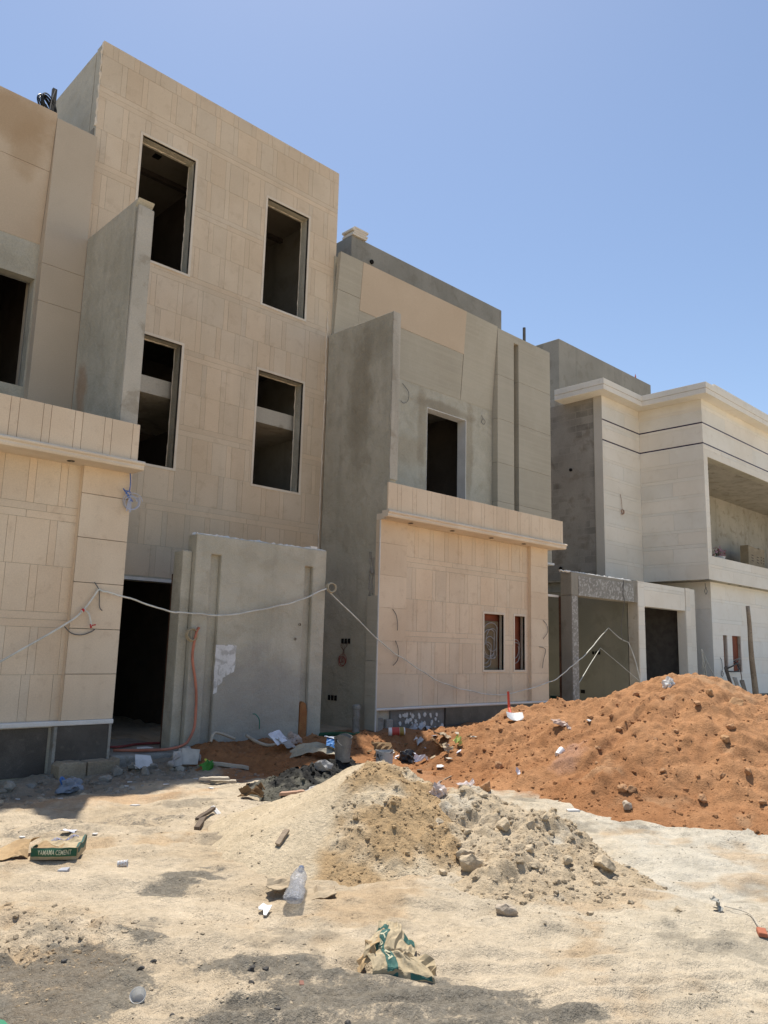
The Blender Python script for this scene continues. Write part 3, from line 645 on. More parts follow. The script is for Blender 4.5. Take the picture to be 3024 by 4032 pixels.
# balcony recess
mb = MB(); mb.box(BX+.24, 37, 12.3, 12.5, 3.8, 7.9); mb.box(35.2, 37, 10.0, 12.3, 3.8, 7.9); mb.build('balcony_back_wall', plaster_pale, rh)
mb = MB(); mb.box(BX+.24, 37, 10.0, 12.3, 7.5, 7.8); bc = mb.build('balcony_ceiling', plaster_pale, rh)
mb = MB(); mb.box(BX+.24, 37, 10.0, 12.3, 3.80, 3.95); mb.build('balcony_floor', rough_conc, rh)
for x, y in ((23.4, 10.7), (24.3, 10.5), (23.2, 11.5), (24.6, 11.4)):
    mb = MB(); spot(mb, x, y, 7.498); mb.build('downlight', dark_metal, bc)
# lower front
RW = [(23.66, 23.95, 1.18, 2.26), (24.30, 24.94, 1.18, 2.26)]
mb = MB(); mb.plate((0, 10.03, 0), XU, (0, 0, 1), YN, 22.98, 31, -.2, 3.8, .07, RW); mb.box(22.98, 23.2, 10.11, 12.2, -.2, 3.7); mb.build('lower_wall', plaster_pale, rh)
mb = MB(); clad(mb, (0, 10.0, 0), XU, YN, rows_cream(.52, 3.8, random.Random(41)), 22.95, 31, RW, 41, var=.03)
clad(mb, (22.95, 0, 0), (0, -1, 0), (-1, 0, 0), rows_plain(-.1, 3.8, [3.0]), -12.2, -10.0, [], 42); mb.build('lower_cladding', material('pale_limestone', [(.80, .75, .665), (.83, .785, .705), (.73, .665, .565)], sc=(.8, 4, 70), patch=.4, grain=.05, bump=(60, .0012), tint=True), rh)
mb = MB(); mb.box(22.96, 31, 9.985, 10.02, -.1, .51); mb.build('granite_plinth', granite, rh)
for h in RW:
    mb = MB(); mb.box(h[0]-.08, h[1]+.08, 10.105, 10.13, h[2]-.1, h[3]+.1); mb.build('window_backing', redboard, rh)
mb = MB(); mb.plate((0, 9.94, 0), XU, (0, 0, 1), YN, 27.6, 28.4, .5, 3.8, .06); mb.build('pilaster', cream, rh)
for x in (23.9, 24.7, 25.5):
    mb = MB(); spot(mb, x, 9.84, 3.786); mb.build('downlight', dark_metal, rh)
mb = MB(); mb.tube(spline([(20.9, 11.68, 6.3), (20.93, 11.66, 6.1), (20.95, 11.66, 5.85)], 4)+coil((20.97, 11.66, 5.78), .07, 2.5, seed=2), .008, 6); mb.build('wire_coil', plain('copper_wire', (.35, .2, .13)), rh)
mb = MB(); mb.tube(spline([(22.6, 10.0, 3.72), (22.62, 10.0, 3.6), (22.72, 10.0, 3.5), (22.62, 10.0, 3.4), (22.55, 10.0, 3.5), (22.66, 10.0, 3.6)], 5), .01, 6); mb.build('wire_stub', grey_wire, rh)

# ------------------------------------------------------------------ free-standing walls and gate frames
fw = thing('boundary_wall', (7.1, 10.15, 0), 'free-standing grey plastered wall panel with two vertical grooves', 'wall')
G = [(6.13, 6.30, -.3, 2.9), (7.87, 8.035, -.3, 2.88)]
mb = MB(); mb.plate((0, 10.0, 0), XU, (0, 0, 1), YN, 5.87, 8.31, -.3, 3.18, .08, G); fwf = mb.build('face', plaster, fw, bevel=.018)
mb = MB(); mb.box(5.875, 8.305, 10.078, 10.24, -.3, 3.175); mb.build('core', plaster, fw, bevel=.012)
mb = MB(); mb.box(5.72, 5.872, 10.10, 10.36, -.3, 2.93); mb.build('jamb', plaster, fw, bevel=.015)
mb = MB(); mb.box(5.735, 5.86, 10.362, 10.41, -.3, 2.6); mb.build('steel_jamb', rust, fw)
mb = MB(); ragged(mb, (5.87, 10.03, 3.18), (8.31, 10.03, 3.175), .022, .012, 50, 5); ragged(mb, (5.87, 10.16, 3.18), (8.31, 10.18, 3.175), .05, .012, 40, 6); mb.box(7.98, 8.12, 10.02, 10.16, 3.17, 3.225); mb.build('rough_top', mortar_white, fw)
mb = MB(); rg = random.Random(8)
for (x0, x1, z0, z1) in ((6.29, 6.37, .90, 1.60), (6.36, 6.44, 1.02, 1.60), (6.43, 6.50, 1.13, 1.59), (6.49, 6.57, 1.16, 1.605), (6.56, 6.635, 1.19, 1.595)):
    n = 9; L_ = [(x0+rg.uniform(-.006, .006), z0+(z1-z0)*i/n) for i in range(n+1)]; R_ = [(x1+rg.uniform(-.008, .008)-.02*max(0, 1-3*i/n), z0+rg.uniform(0, .05)*(i == 0)+(z1-z0)*i/n) for i in range(n+1)]
    for i in range(n):
        y = 9.9965-rg.uniform(0, .001); mb.add([(L_[i][0], y, L_[i][1]), (R_[i][0], y, R_[i][1]), (R_[i+1][0], y, R_[i+1][1]), (L_[i+1][0], y, L_[i+1][1])], [(0, 1, 2, 3)])
mb.build('whitewash_patch', material('whitewash', [(.62, .60, .57), (.7, .68, .66), (.40, .38, .35)], sc=(3, 9, 40), patch=.8, plo=(.5, .62), grain=.08), fwf)
mb = MB(); mb.prism([(7.875, .05), (8.03, .05), (8.03, .60), (8.0, .72), (7.93, .76), (7.885, .70)][::-1], 'y', 10.0, 10.075); mb.build('soil_caked_board', material('caked_soil', [(.36, .16, .06), (.30, .12, .045)], sc=(6, 15, 60), grain=.15), fw, bevel=.01)
for x, z in ((7.72, 1.72), (7.80, 1.95)):
    mb = MB(); mb.lathe([(0, -.006), (.016, -.005), (.02, 0), (.02, .01)], 12, Matrix.Translation((x, 9.996, z)) @ Matrix.Rotation(math.pi/2, 4, 'X')); mb.build('rust_spot', rust, fwf)
st = thing('doorstep', (5.3, 10.6, 0), 'rough concrete doorstep in front of the black doorway', 'step')
mb = MB(); mb.box(4.83, 5.95, 9.93, 11.7, -.3, .155); mb.build('slab', rough_conc, st, bevel=.035)

gc = thing('gate_frame', (17.0, 10.15, 0), 'bare grey concrete gate frame with keyed white render', 'gate frame')
mb = MB(); mb.box(15.6, 15.86, 10.008, 10.30, -.2, 2.92); mb.build('post', plaster_dark, gc, bevel=.012)
mb = MB(); mb.box(15.605, 15.855, 10.0, 10.007, -.2, 2.92); mb.build('keyed_render', gate_concrete, gc)
mb = MB(); mb.box(15.595, 18.44, 9.998, 10.30, 2.925, 3.46); mb.build('beam', plaster_dark, gc, bevel=.015)
mb = MB(); mb.box(15.87, 18.40, 9.985, 9.9975, 2.93, 3.38); mb.build('keyed_render', gate_concrete, gc)
mb = MB(); mb.box(18.442, 18.64, 10.02, 10.30, 2.93, 3.47); mb.build('beam_end', plaster_dark, gc)
mb = MB(); mb.box(15.606, 15.85, 10.302, 10.36, -.2, 2.9); mb.build('steel_jamb', rust, gc)
mb = MB(); ragged(mb, (15.2, 10.05, 3.46), (18.45, 10.05, 3.465), .03, .015, 50, 9); ragged(mb, (15.6, 10.2, 3.46), (18.45, 10.2, 3.465), .05, .02, 40, 10); mb.build('rough_top', mortar_white, gc)
mb = MB(); mb.box(14.66, 15.6, 10.35, 10.42, 2.88, 2.93); mb.build('cross_rail', white_trim, gc)
bw = thing('boundary_wall', (18.75, 12.5, 0), 'greenish grey plastered side wall seen through the concrete gate frame', 'wall')
mb = MB(); mb.box(18.655, 18.85, 10.32, 18, -.2, 3.28); mb.build('face', material('greenish_plaster', [(.20, .195, .15), (.235, .225, .175), (.17, .16, .12)], sc=(.8, 2.2, 55), patch=.5, grain=.07, bump=(30, .003), streak=.2), bw)
for y in (11.30, 11.12, 11.20):
    mb = MB(); mb.box(18.64, 18.66, y, y+.06, 1.60, 1.68); mb.build('socket_hole', black_void, bw)
mb = MB(); mb.box(18.64, 18.66, 11.6, 11.72, .58, .67); mb.build('socket_hole', black_void, bw)
gw = thing('gate_frame', (20.2, 10.3, 0), 'cream limestone gate frame around a dark opening', 'gate frame')
mb = MB(); mb.box(18.66, 18.97, 10.03, 10.30, -.2, 3.46); mb.box(21.285, 21.86, 10.03, 10.24, -.2, 3.46); mb.box(18.97, 21.285, 10.03, 10.24, 2.88, 3.46); mb.build('core', plaster_pale, gw)
mb = MB(); rg = random.Random(51)
clad(mb, (0, 10.0, 0), XU, YN, rows_cream(-.2, 3.48, rg), 18.65, 18.97, [], 52); clad(mb, (0, 10.0, 0), XU, YN, rows_cream(2.86, 3.48, rg), 18.97, 21.27, [], 53)
clad(mb, (0, 9.985, 0), XU, YN, rows_cream(-.2, 3.49, rg), 21.29, 21.56, [], 54); clad(mb, (0, 10.0, 0), XU, YN, rows_cream(-.2, 3.48, rg), 21.58, 21.88, [], 55); mb.build('limestone_cladding', cream, gw)
mb = MB(); mb.box(21.265, 21.283, 9.99, 10.24, -.2, 2.85); mb.box(18.972, 21.28, 10.002, 10.24, 2.852, 2.876); mb.build('reveal', cream, gw)
mb = MB(); mb.box(18.86, 21.9, 12.2, 12.35, -.2, 3.4); mb.box(18.86, 21.9, 10.245, 12.2, 3.0, 3.35); mb.box(21.7, 21.9, 10.245, 12.2, -.2, 3.0); mb.build('porch_shell', plain('shaded_render', (.15, .135, .12), rough=.95), gw)  # roof slab added to darken the opening; shade also in the colour
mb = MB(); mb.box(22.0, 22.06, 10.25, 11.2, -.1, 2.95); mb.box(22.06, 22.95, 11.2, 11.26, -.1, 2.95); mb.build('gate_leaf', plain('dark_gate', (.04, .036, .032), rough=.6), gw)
# ------------------------------------------------------------------ the ground and its heaps
def steps(lo, hi, segs, far):
    out = []; 
    for a, b, s in segs: out += list(np.arange(a, b, s))
    out.append(segs[-1][1]); s = segs[-1][2]; z = out[-1]
    while z < far: s *= 1.35; z += s; out.append(z)
    s = segs[0][2]; z = out[0]; pre = []
    while z > -far: s *= 1.35; z -= s; pre.append(z)
    return np.array(pre[::-1]+out)
GREY = {
 'a': ([(1.48, 4.36), (1.71, 4.27), (1.98, 4.24), (2.21, 3.93), (2.17, 3.7), (2.02, 3.56), (1.81, 3.49), (1.66, 3.4), (1.25, 3.6)], .9),
 'b': ([(2.28, 3.79), (2.42, 3.88), (2.55, 3.85), (2.70, 3.73), (2.78, 3.55), (2.90, 3.34), (3.0, 3.11), (3.12, 2.86), (3.35, 2.51), (3.45, 2.25), (3.4, 1.9), (2.9, 2.0), (2.3, 2.3), (1.7, 2.7), (1.5, 3.1), (1.9, 3.25), (2.16, 3.2), (2.36, 3.2), (2.41, 3.43), (2.25, 3.67)], .92),
 'c': ([(2.72, 4.96), (2.9, 5.14), (3.1, 5.15), (3.3, 5.04), (3.21, 4.9), (2.96, 4.89), (2.75, 4.81)], 1.0),
 'd': ([(2.17, 4.26), (2.3, 4.41), (2.4, 4.39), (2.43, 4.23), (2.33, 4.04), (2.17, 4.05)], 1.1),
 'e': ([(2.76, 3.86), (2.95, 4.04), (3.21, 3.93), (3.04, 3.81), (2.86, 3.77)], .45),
 'f': ([(2.43, 7.51), (3.02, 7.41), (3.65, 7.26), (4.06, 6.8), (4.01, 6.55), (3.53, 6.67), (2.97, 6.78), (2.26, 6.94)], .5),
 'g': ([(7.45, 4.9), (7.47, 4.32), (7.6, 3.57), (7.97, 2.87), (7.64, 2.76), (7.19, 3.38), (6.97, 4.18)], .3)}
PALE = [(7.51, 5.17), (7.59, 4.65), (7.43, 3.95), (8.13, 2.93), (6.0, 2.04), (5.52, 2.31), (5.32, 2.85), (5.8, 3.36), (6.6, 4.1)]
ORANGE = [(2.77, 8.65), (3.83, 8.27), (4.84, 7.95), (5.05, 7.72), (4.63, 7.5), (3.85, 7.77), (2.66, 8.26)]
LEFTRUB = [(1.5, 9.9), (3.88, 10), (4.75, 10), (6.03, 10.21), (5.89, 9.03), (5.15, 8.47), (4.17, 8.35), (1.5, 8.6)]
REDZONE = [(5.25, 8.35), (5.9, 9.0), (5.9, 10.6), (9.9, 10.6), (16, 10.2), (16, 7), (9, 5), (7.6, 4.4), (7.45, 5.5), (6.6, 6.9), (6.0, 8.0)]
def lerp(a, b, t): return a+(np.asarray(b)-a)*t[..., None]
SAND, SAND2, GREYC, PALEC, REDC, RUBSHADEC = (.50, .414, .300), (.43, .343, .235), (.105, .10, .085), (.50, .455, .37), (.345, .18, .092), (.235, .205, .16)
def ground_tint(x, y):
    n1 = fbm(x*1.1, y*1.1, 101, 4); n2 = fbm(x*4.3, y*4.3, 103, 4); n3 = fbm(x*.35, y*.35, 105, 3)
    c = lerp(np.broadcast_to(SAND, x.shape+(3,)).copy(), SAND2, np.clip(.42+n1*.9+n2*.55, 0, 1))
    c = lerp(c, (.495, .432, .328), sstep(3.0, 5.2, x+.5*n1-.25*(y-3))*.75)
    warp = .14*n1+.20*n2+.20*fbm(x*13, y*13, 107, 3)
    c = lerp(c, PALEC, sstep(-.25, .35, poly_sd(x, y, PALE)+warp)*.9)
    c = lerp(c, (.44, .27, .14), sstep(-.15, .2, poly_sd(x, y, ORANGE)+warp*.7)*.6)
    c = lerp(c, RUBSHADEC, sstep(-.2, .3, poly_sd(x, y, LEFTRUB)+warp*.8)*.85)  # grey rubble tone, darkened to paint in the shade by the walls
    ra = .72*x-.70*y; rb = .70*x+.72*y; wst = .12*fbm(ra*1.3, rb*6, 117, 4)+.12*fbm(ra*6, rb*12, 118, 3)
    streak = .25+1.15*np.clip(fbm(ra*2, rb*9, 109, 4)*1.1+.62, 0, 1)*(.7+.6*np.clip(fbm(x*16, y*16, 110, 2)+.5, 0, 1))
    c = lerp(c, GREYC, sstep(.22, .42, fbm(x*2.1+3, y*2.1, 111, 5)+.25*fbm(x*11, y*11, 112, 3)-.08)*.4*(y < 7.5))
    c = lerp(c, (.40, .275, .155), sstep(.05, .4, fbm(x*1.3+8, y*1.3, 115, 4)+.3*fbm(x*7, y*7, 116, 3)+.6*sstep(1.2, .3, np.hypot((x-1.85)/.9, (y-4.55)/.95))-.12)*.55)
    c = lerp(c, REDC, sstep(-.12, .22, poly_sd(x, y, REDZONE)+warp*.8))
    return np.clip(c*(1+.14*fbm(x*9, y*9, 113, 3)+.14*fbm(x*34, y*34, 114, 2))[..., None], .01, .9)
def ground_dust(x, y):
    ra = .72*x-.70*y; rb = .70*x+.72*y; wst = .10*fbm(ra*1.3, rb*5, 117, 4)+.08*fbm(ra*5, rb*10, 118, 3); d = np.zeros_like(x)
    for k, (P, a) in GREY.items(): d = np.maximum(d, sstep(-.16, .14, poly_sd(x, y, P)+wst)*min(a, 1.0))
    return d*(.85+.45*fbm(ra*1.2, rb*10, 109, 4))
earth = material('loose_earth', [(.95, .95, .95), (1, 1, 1)], sc=(2, 9, 150), grain=.16, rough=1.0, spec=.05, bump=(150, .010), bump2=(42, .014), tint=True, dust=(.085, .081, .070))
xs = steps(0, 0, [(0.9, 5.6, .019), (5.6, 9.6, .032), (9.6, 18, .12), (18, 30, .5)], 600)
ys = steps(0, 0, [(1.1, 6.2, .019), (6.2, 10.5, .032), (10.5, 14, .25)], 600)
GX, GY = np.meshgrid(xs, ys, indexing='ij')
def sheet(name, X, Y, Z, mat, tint, keep=None, base=(0, 0, 0), dust=None):
    nx, ny = X.shape; ids = np.arange(nx*ny).reshape(nx, ny)
    F = np.stack([ids[:-1, :-1], ids[1:, :-1], ids[1:, 1:], ids[:-1, 1:]], -1).reshape(-1, 4)
    V = np.stack([X, Y, Z], -1).reshape(-1, 3); T = tint.reshape(-1, 3)
    if keep is not None:
        k = keep.reshape(-1); F = F[k[F].any(1)]; use = np.zeros(len(V), bool); use[F] = True; m = np.cumsum(use)-1; V = V[use]; T = T[use]; F = m[F]
    return mesh_np(name, V, F, mat, T, base, dust=dust)
g = sheet('ground', GX, GY, ground_h(GX, GY), earth, ground_tint(GX, GY), dust=ground_dust(GX, GY)); tag(g, 'pale sandy building-site ground with grey dust patches and wheel ruts', kind='structure')

def red_tint(x, y, z):
    n1 = fbm(x*.9, y*.9, 121, 4); n2 = fbm(x*3.7, y*3.7, 123, 4)
    c = lerp(np.broadcast_to((.385, .203, .100), x.shape+(3,)).copy(), (.305, .145, .066), np.clip(.45+n1*.9+n2*.7-(x-8.8)*.16+.1*(y-5.5), 0, 1))
    c = lerp(c, (.42, .258, .145), sstep(.02, .40, n2*.6+n1*.6+(x-9.4)*.12-.05)*.7)
    c = lerp(c, (.40, .235, .165), sstep(.45, .1, np.hypot((x-8.15)/1.0, (y-5.25)/.5)+n2*.5)*.7)
    return np.clip(c*(1+.2*fbm(x*22, y*22, 125, 2))[..., None], .01, .9)
def sand_tint(x, y, z):
    n1 = fbm(x*1.8, y*1.8, 131, 4); n2 = fbm(x*6, y*6, 133, 3)
    c = lerp(np.broadcast_to((.535, .442, .31), x.shape+(3,)).copy(), (.475, .385, .262), np.clip(.4+n1+n2*.5, 0, 1))
    side = (x-4.85)*.5-(y-5.15)*.865      # the damp, freshly dug side
    damp = sstep(-.07, .07, side+.14*n1+.07*n2)*sstep(1.05, .75, side+.2*n2)
    return np.clip(lerp(c, (.385, .262, .138), damp*.9*sstep(-.45, .10, fbm(x*3.2, y*3.2, 137, 3)+.12))*(1+.15*fbm(x*30, y*30, 135, 2))[..., None], .01, .9)
def rock_tint(x, y, z):
    n1 = fbm(x*2.2, y*2.2, 141, 4); n2 = fbm(x*7, y*7, 143, 3)
    c = lerp(np.broadcast_to((.505, .41, .285), x.shape+(3,)).copy(), (.43, .335, .22), np.clip(.5+n1+n2*.6, 0, 1))
    c = lerp(c, (.53, .465, .36), sstep(.1, .45, n1*.7+n2*.4+(y-4)*.35))
    return np.clip(c*(1+.15*fbm(x*30, y*30, 145, 2))[..., None], .01, .9)
def mort_tint(x, y, z):
    n1 = fbm(x*4, y*4, 151, 4)
    c = lerp(np.broadcast_to((.10, .094, .072), x.shape+(3,)).copy(), (.012, .0115, .010), sstep(-.12, .15, n1*.8+(x-5.42)*.8))
    return c
def heap(name, hf, tf, x0, x1, y0, y1, s, label, cat, mat=earth, sink=.05):
    X, Y = np.meshgrid(np.arange(x0, x1, s), np.arange(y0, y1, s), indexing='ij'); Z = hf(X, Y); gz = ground_h(X, Y)
    Zc = np.maximum(Z, gz-.15)
    o = sheet(name, X, Y, Zc, mat, tf(X, Y, Z), Z > gz-sink, ((x0+x1)/2, (y0+y1)/2, 0)); return tag(o, label, cat)
heap('soil_mound', red_h, red_tint, 5.2, 15.5, 1.5, 9.99, .026, 'big mound of orange red soil heaped in front of the houses', 'soil mound')
heap('sand_pile', sand_h, sand_tint, 3.1, 6.4, 3.6, 6.9, .014, 'pointed pile of pale yellow sand in the middle of the street', 'sand pile')
heap('rubble_pile', rock_h, rock_tint, 4.0, 6.8, 2.5, 5.4, .014, 'low pile of grey beige rubble and clods beside the sand pile', 'rubble pile')
wetmort = material('wet_mortar', [(.95, .95, .95), (1, 1, 1)], sc=(3, 9, 90), grain=.2, rough=.85, spec=.3, bump=(40, .02), tint=True)
heap('mortar_heap', mort_h, mort_tint, 4.9, 7.0, 6.2, 7.9, .016, 'dark grey heap of wet mortar behind the sand pile', 'mortar heap', wetmort)

# ------------------------------------------------------------------ stones
def ico(sub):
    import bmesh
    bm = bmesh.new(); bmesh.ops.create_icosphere(bm, subdivisions=sub, radius=1)
    v = np.array([tuple(p.co) for p in bm.verts]); f = np.array([[q.index for q in p.verts] for p in bm.faces]); bm.free(); return v, f
ICO = {k: ico(k) for k in (1, 2, 3)}
def stone_shape(rg, sub, flat=.7, cuts=7):
    v, f = ICO[sub]; p = v.copy()
    for k in range(cuts):
        n = np.array([rg.gauss(0, 1) for _ in range(3)]); n /= np.linalg.norm(n); d = rg.uniform(.55, .92)
        s = p@n; p = p-np.outer(np.maximum(s-d, 0), n)
    p *= np.array([1, rg.uniform(.6, .95), flat*rg.uniform(.75, 1.15)])
    a = rg.uniform(0, 6.28); t = rg.uniform(-.5, .5); ca, sa, ct, s_t = math.cos(a), math.sin(a), math.cos(t), math.sin(t)
    p = p@np.array([[1, 0, 0], [0, ct, -s_t], [0, s_t, ct]]).T@np.array([[ca, -sa, 0], [sa, ca, 0], [0, 0, 1]]).T
    return p, f
def scatter(name, label, hf, region, n, size, tintf, seed, mask=None, cat='stones', subs=1, sink=.66):
    """loose pebbles over one heap or stretch of ground: far too many to count"""
    rg = random.Random(seed); V = []; F = []; T = []; off = 0; x0, x1, y0, y1 = region; tries = 0; shapes = [stone_shape(rg, subs) for _ in range(24)]
    pts = np.array([(rg.uniform(x0, x1), rg.uniform(y0, y1)) for _ in range(n*6)]); hz = hf(pts[:, 0], pts[:, 1]); tz = top_h(pts[:, 0], pts[:, 1]); ok = hz >= tz-.004
    if mask is not None: ok &= np.array([rg.random() for _ in range(len(pts))]) < mask(pts[:, 0], pts[:, 1])
    pts = pts[ok][:n]; hz = hz[ok][:n]; tt = tintf(pts[:, 0], pts[:, 1], hz)
    for (x, y), z, tc in zip(pts, hz, tt):
        r = size[0]*(size[1]/size[0])**(rg.random()**2.6); p, f = rg.choice(shapes)
        a = rg.uniform(0, 6.28); R = np.array([[math.cos(a), -math.sin(a), 0], [math.sin(a), math.cos(a), 0], [0, 0, 1]])
        V.append(p@R.T*r+np.array([x, y, z+r*(.5-sink)])); F.append(f+off); off += len(p); T.append(np.repeat([tc*rg.uniform(.75, 1.2)], len(p), 0))
    o = mesh_np(name, np.concatenate(V), np.concatenate(F), earth, np.concatenate(T), (x0, y0, 0), smooth=False)
    return tag(o, label, cat, kind='stuff')
def g3(x, y, z): return ground_tint(x, y)
scatter('gravel', 'small brown stones strewn over the orange red soil', red_h, (5.6, 13.5, 2.0, 9.8), 7500, (.006, .045), lambda x, y, z: red_tint(x, y, z)*1.0, 1, lambda x, y: np.clip(.25+.9*sstep(.9, .1, red_h(x, y))+fbm(x*1.5, y*1.5, 161, 3), 0, 1))
scatter('clods', 'small clods of sand broken on the face of the sand pile', sand_h, (3.2, 6.2, 3.7, 6.8), 3200, (.004, .024), lambda x, y, z: sand_tint(x, y, z)*1.05, 2, lambda x, y: np.clip(.08+sstep(-.1, .1, (x-4.85)*.5-(y-5.15)*.865+.2*fbm(x*2, y*2, 163, 2)), 0, 1))
scatter('rubble', 'small crumbled pieces covering the rubble pile', rock_h, (4.1, 6.7, 2.6, 5.3), 2000, (.005, .045), lambda x, y, z: rock_tint(x, y, z)*.98, 3)
scatter('pebbles', 'small pebbles and crumbs lying about on the sandy ground', ground_h, (1.0, 7.6, 1.5, 8.4), 6500, (.0025, .016), lambda x, y, z: ground_tint(x, y)*.95, 4, lambda x, y: np.clip(.25+1.6*fbm(x*1.3, y*1.3, 165, 3)+.9*sstep(1.2, .2, np.hypot((x-2.2)/1.1, (y-4.0)/1.0))+.9*sstep(1.0, .3, np.hypot((x-4.6)/1.2, (y-3.2)/.7)), 0, 1))
scatter('clods', 'brown clods of earth on the churned ground at the left edge', ground_h, (1.1, 2.6, 3.7, 5.4), 420, (.006, .034), lambda x, y, z: ground_tint(x, y)*.9, 8, lambda x, y: sstep(.9, .3, np.hypot((x-1.85)/.8, (y-4.55)/.9)))
scatter('rubble', 'grey broken rubble and mortar crumbs along the foot of the house fronts', ground_h, (2.2, 6.2, 8.3, 9.95), 1500, (.008, .07), lambda x, y, z: lerp(ground_tint(x, y)*.95, (.36, .33, .28), np.clip(fbm(x*9, y*9, 167, 2)+.4, 0, 1)), 5)
scatter('clods', 'dark lumps of wet mortar on the mortar heap', mort_h, (5.0, 6.9, 6.3, 7.8), 500, (.012, .05), lambda x, y, z: mort_tint(x, y, z), 6)
stone_mats = {}
def stone_mat(nm, c):
    if nm not in stone_mats: stone_mats[nm] = material(nm, [tuple(v*.85 for v in c), c, tuple(v*1.2 for v in c)], sc=(4, 12, 90), patch=.6, grain=.15, rough=.95, spec=.1, bump=(30, .008))
    return stone_mats[nm]
def stone(x, y, r, seed, nm, c, label, group=None, flat=.75, z=None, sink=.3):
    rg = random.Random(seed); p, f = stone_shape(rg, 3, flat, 16); n = fbm(p[:, 0]*2+seed, p[:, 1]*2+p[:, 2], seed, 3); n = n+.5*fbm(p[:, 0]*5+p[:, 2], p[:, 1]*5+seed, seed+3, 3); p = p*(1+.22*n)[:, None]
    zz = (H(x, y) if z is None else z)+r*(.55-sink); p = p*r+np.array([x, y, zz])
    o = mesh_np('stone', p, f, stone_mat(nm, c), None, (x, y, float(p[:, 2].min())), smooth=False)
    return tag(o, label, 'stone', group)
BR, GR, BE = (.41, .235, .125), (.42, .35, .27), (.47, .38, .262)
for i, (x, y, r) in enumerate([(7.76, 4.29, .075), (9.36, 3.91, .085), (8.22, 4.18, .07), (8.86, 5.05, .08), (9.12, 4.91, .06), (8.51, 3.66, .06), (8.66, 3.47, .07), (9.85, 5.36, .07), (8.14, 3.73, .075), (8.33, 5.03, .055), (8.12, 6.3, .09), (7.69, 4.36, .085), (9.0, 4.4, .05), (8.7, 4.5, .05), (8.1, 4.9, .045), (9.6, 4.4, .06), (8.9, 3.3, .06), (9.2, 3.2, .07), (8.3, 3.2, .06), (9.7, 4.9, .05)]):
    stone(x, y, r*.8, 300+i, 'brown_stone', BR, 'fist-sized brown stone half sunk in the orange soil mound', 'brown stones on the soil mound')
stone(9.06, 3.85, .085, 41, 'tan_stone_lump', (.42, .25, .13), 'largest tan stone on the front of the orange soil mound', flat=.6)
stone(10.2, 4.2, .12, 42, 'tan_stone_lump', (.42, .25, .13), 'flat tan rock near the top right of the soil mound', flat=.5)
stone(10.05, 4.45, .06, 47, 'tan_stone_lump', (.42, .25, .13), 'round stone on the crest of the soil mound right of its peak')
stone(7.52, 4.22, .085, 43, 'grey_stone', GR, 'pale grey rock at the foot of the orange soil mound')
stone(7.25, 5.79, .10, 44, 'brown_stone', BR, 'brown stone at the edge of the soil mound behind the rubble pile')
stone(4.58, 3.80, .105, 49, 'beige_rock', BE, 'largest beige rock standing between the sand pile and the rubble pile', flat=.95, sink=.25)
stone(4.68, 3.95, .08, 55, 'beige_rock', BE, 'beige rock leaning behind the largest rock of the rubble pile', flat=.9)
stone(5.40, 3.22, .085, 46, 'beige_rock', BE, 'beige boulder on the right foot of the rubble pile', flat=1.0, sink=.15)
stone(5.11, 3.92, .07, 48, 'beige_rock', BE, 'small block on top of the rubble pile')
stone(4.2, 3.21, .075, 49, 'grey_stone', GR, 'grey stone lying in front of the rubble pile')
for i, (x, y, r) in enumerate([(5.0, 3.6, .07), (4.85, 3.45, .06), (5.2, 3.4, .08), (4.6, 3.4, .05), (4.9, 4.1, .07), (5.3, 3.8, .08), (4.4, 3.9, .06), (5.35, 4.3, .08), (4.75, 3.2, .05), (5.5, 3.8, .07), (5.1, 3.1, .05), (5.0, 2.8, .045), (4.6, 2.85, .05), (5.15, 2.55, .05)]):
    stone(x, y, r*.62, 400+i, 'beige_rock', BE, 'beige lump lying on the rubble pile', 'beige lumps on the rubble pile')
for i, (x, y, r) in enumerate([(4.65, 4.25, .035), (4.3, 4.15, .035), (4.75, 4.05, .04), (4.1, 4.25, .03), (4.5, 4.5, .04), (4.2, 4.6, .035), (4.85, 4.4, .04), (4.55, 4.0, .03)]):
    stone(x, y, r*.7, 450+i, 'sand_clod', (.36, .26, .15), 'brown clod on the dug face of the sand pile', 'clods on the sand pile')
stone(5.88, 6.98, .11, 60, 'pale_grey_stone', (.36, .35, .33), 'round pale grey boulder beside the dark mortar heap', flat=.8, sink=.15)
for i, (x, y, r) in enumerate([(1.80, 4.05, .018), (2.0, 3.35, .017), (2.35, 3.05, .02), (2.5, 2.75, .022), (2.35, 2.6, .02), (2.05, 3.75, .02), (2.45, 3.4, .022), (2.52, 3.5, .025), (2.55, 3.42, .02), (2.2, 3.9, .02)]):
    stone(x, y, r, 500+i, 'charcoal_stone', (.095, .088, .08), 'small charcoal grey stone on the dark dust of the foreground', 'dark stones in the foreground')
for i, (x, y, r) in enumerate([(4.7, 9.55, .11), (5.0, 9.6, .12), (4.95, 9.3, .09), (5.15, 9.45, .08), (5.3, 9.25, .07), (4.4, 9.2, .08), (3.6, 9.4, .07), (3.3, 9.2, .08), (5.55, 9.35, .06), (3.0, 9.3, .06)]):
    stone(x, y, r, 550+i, 'rubble_stone', (.30, .275, .235), 'grey lump of broken masonry at the foot of the house front', 'masonry lumps along the house front', sink=.25)
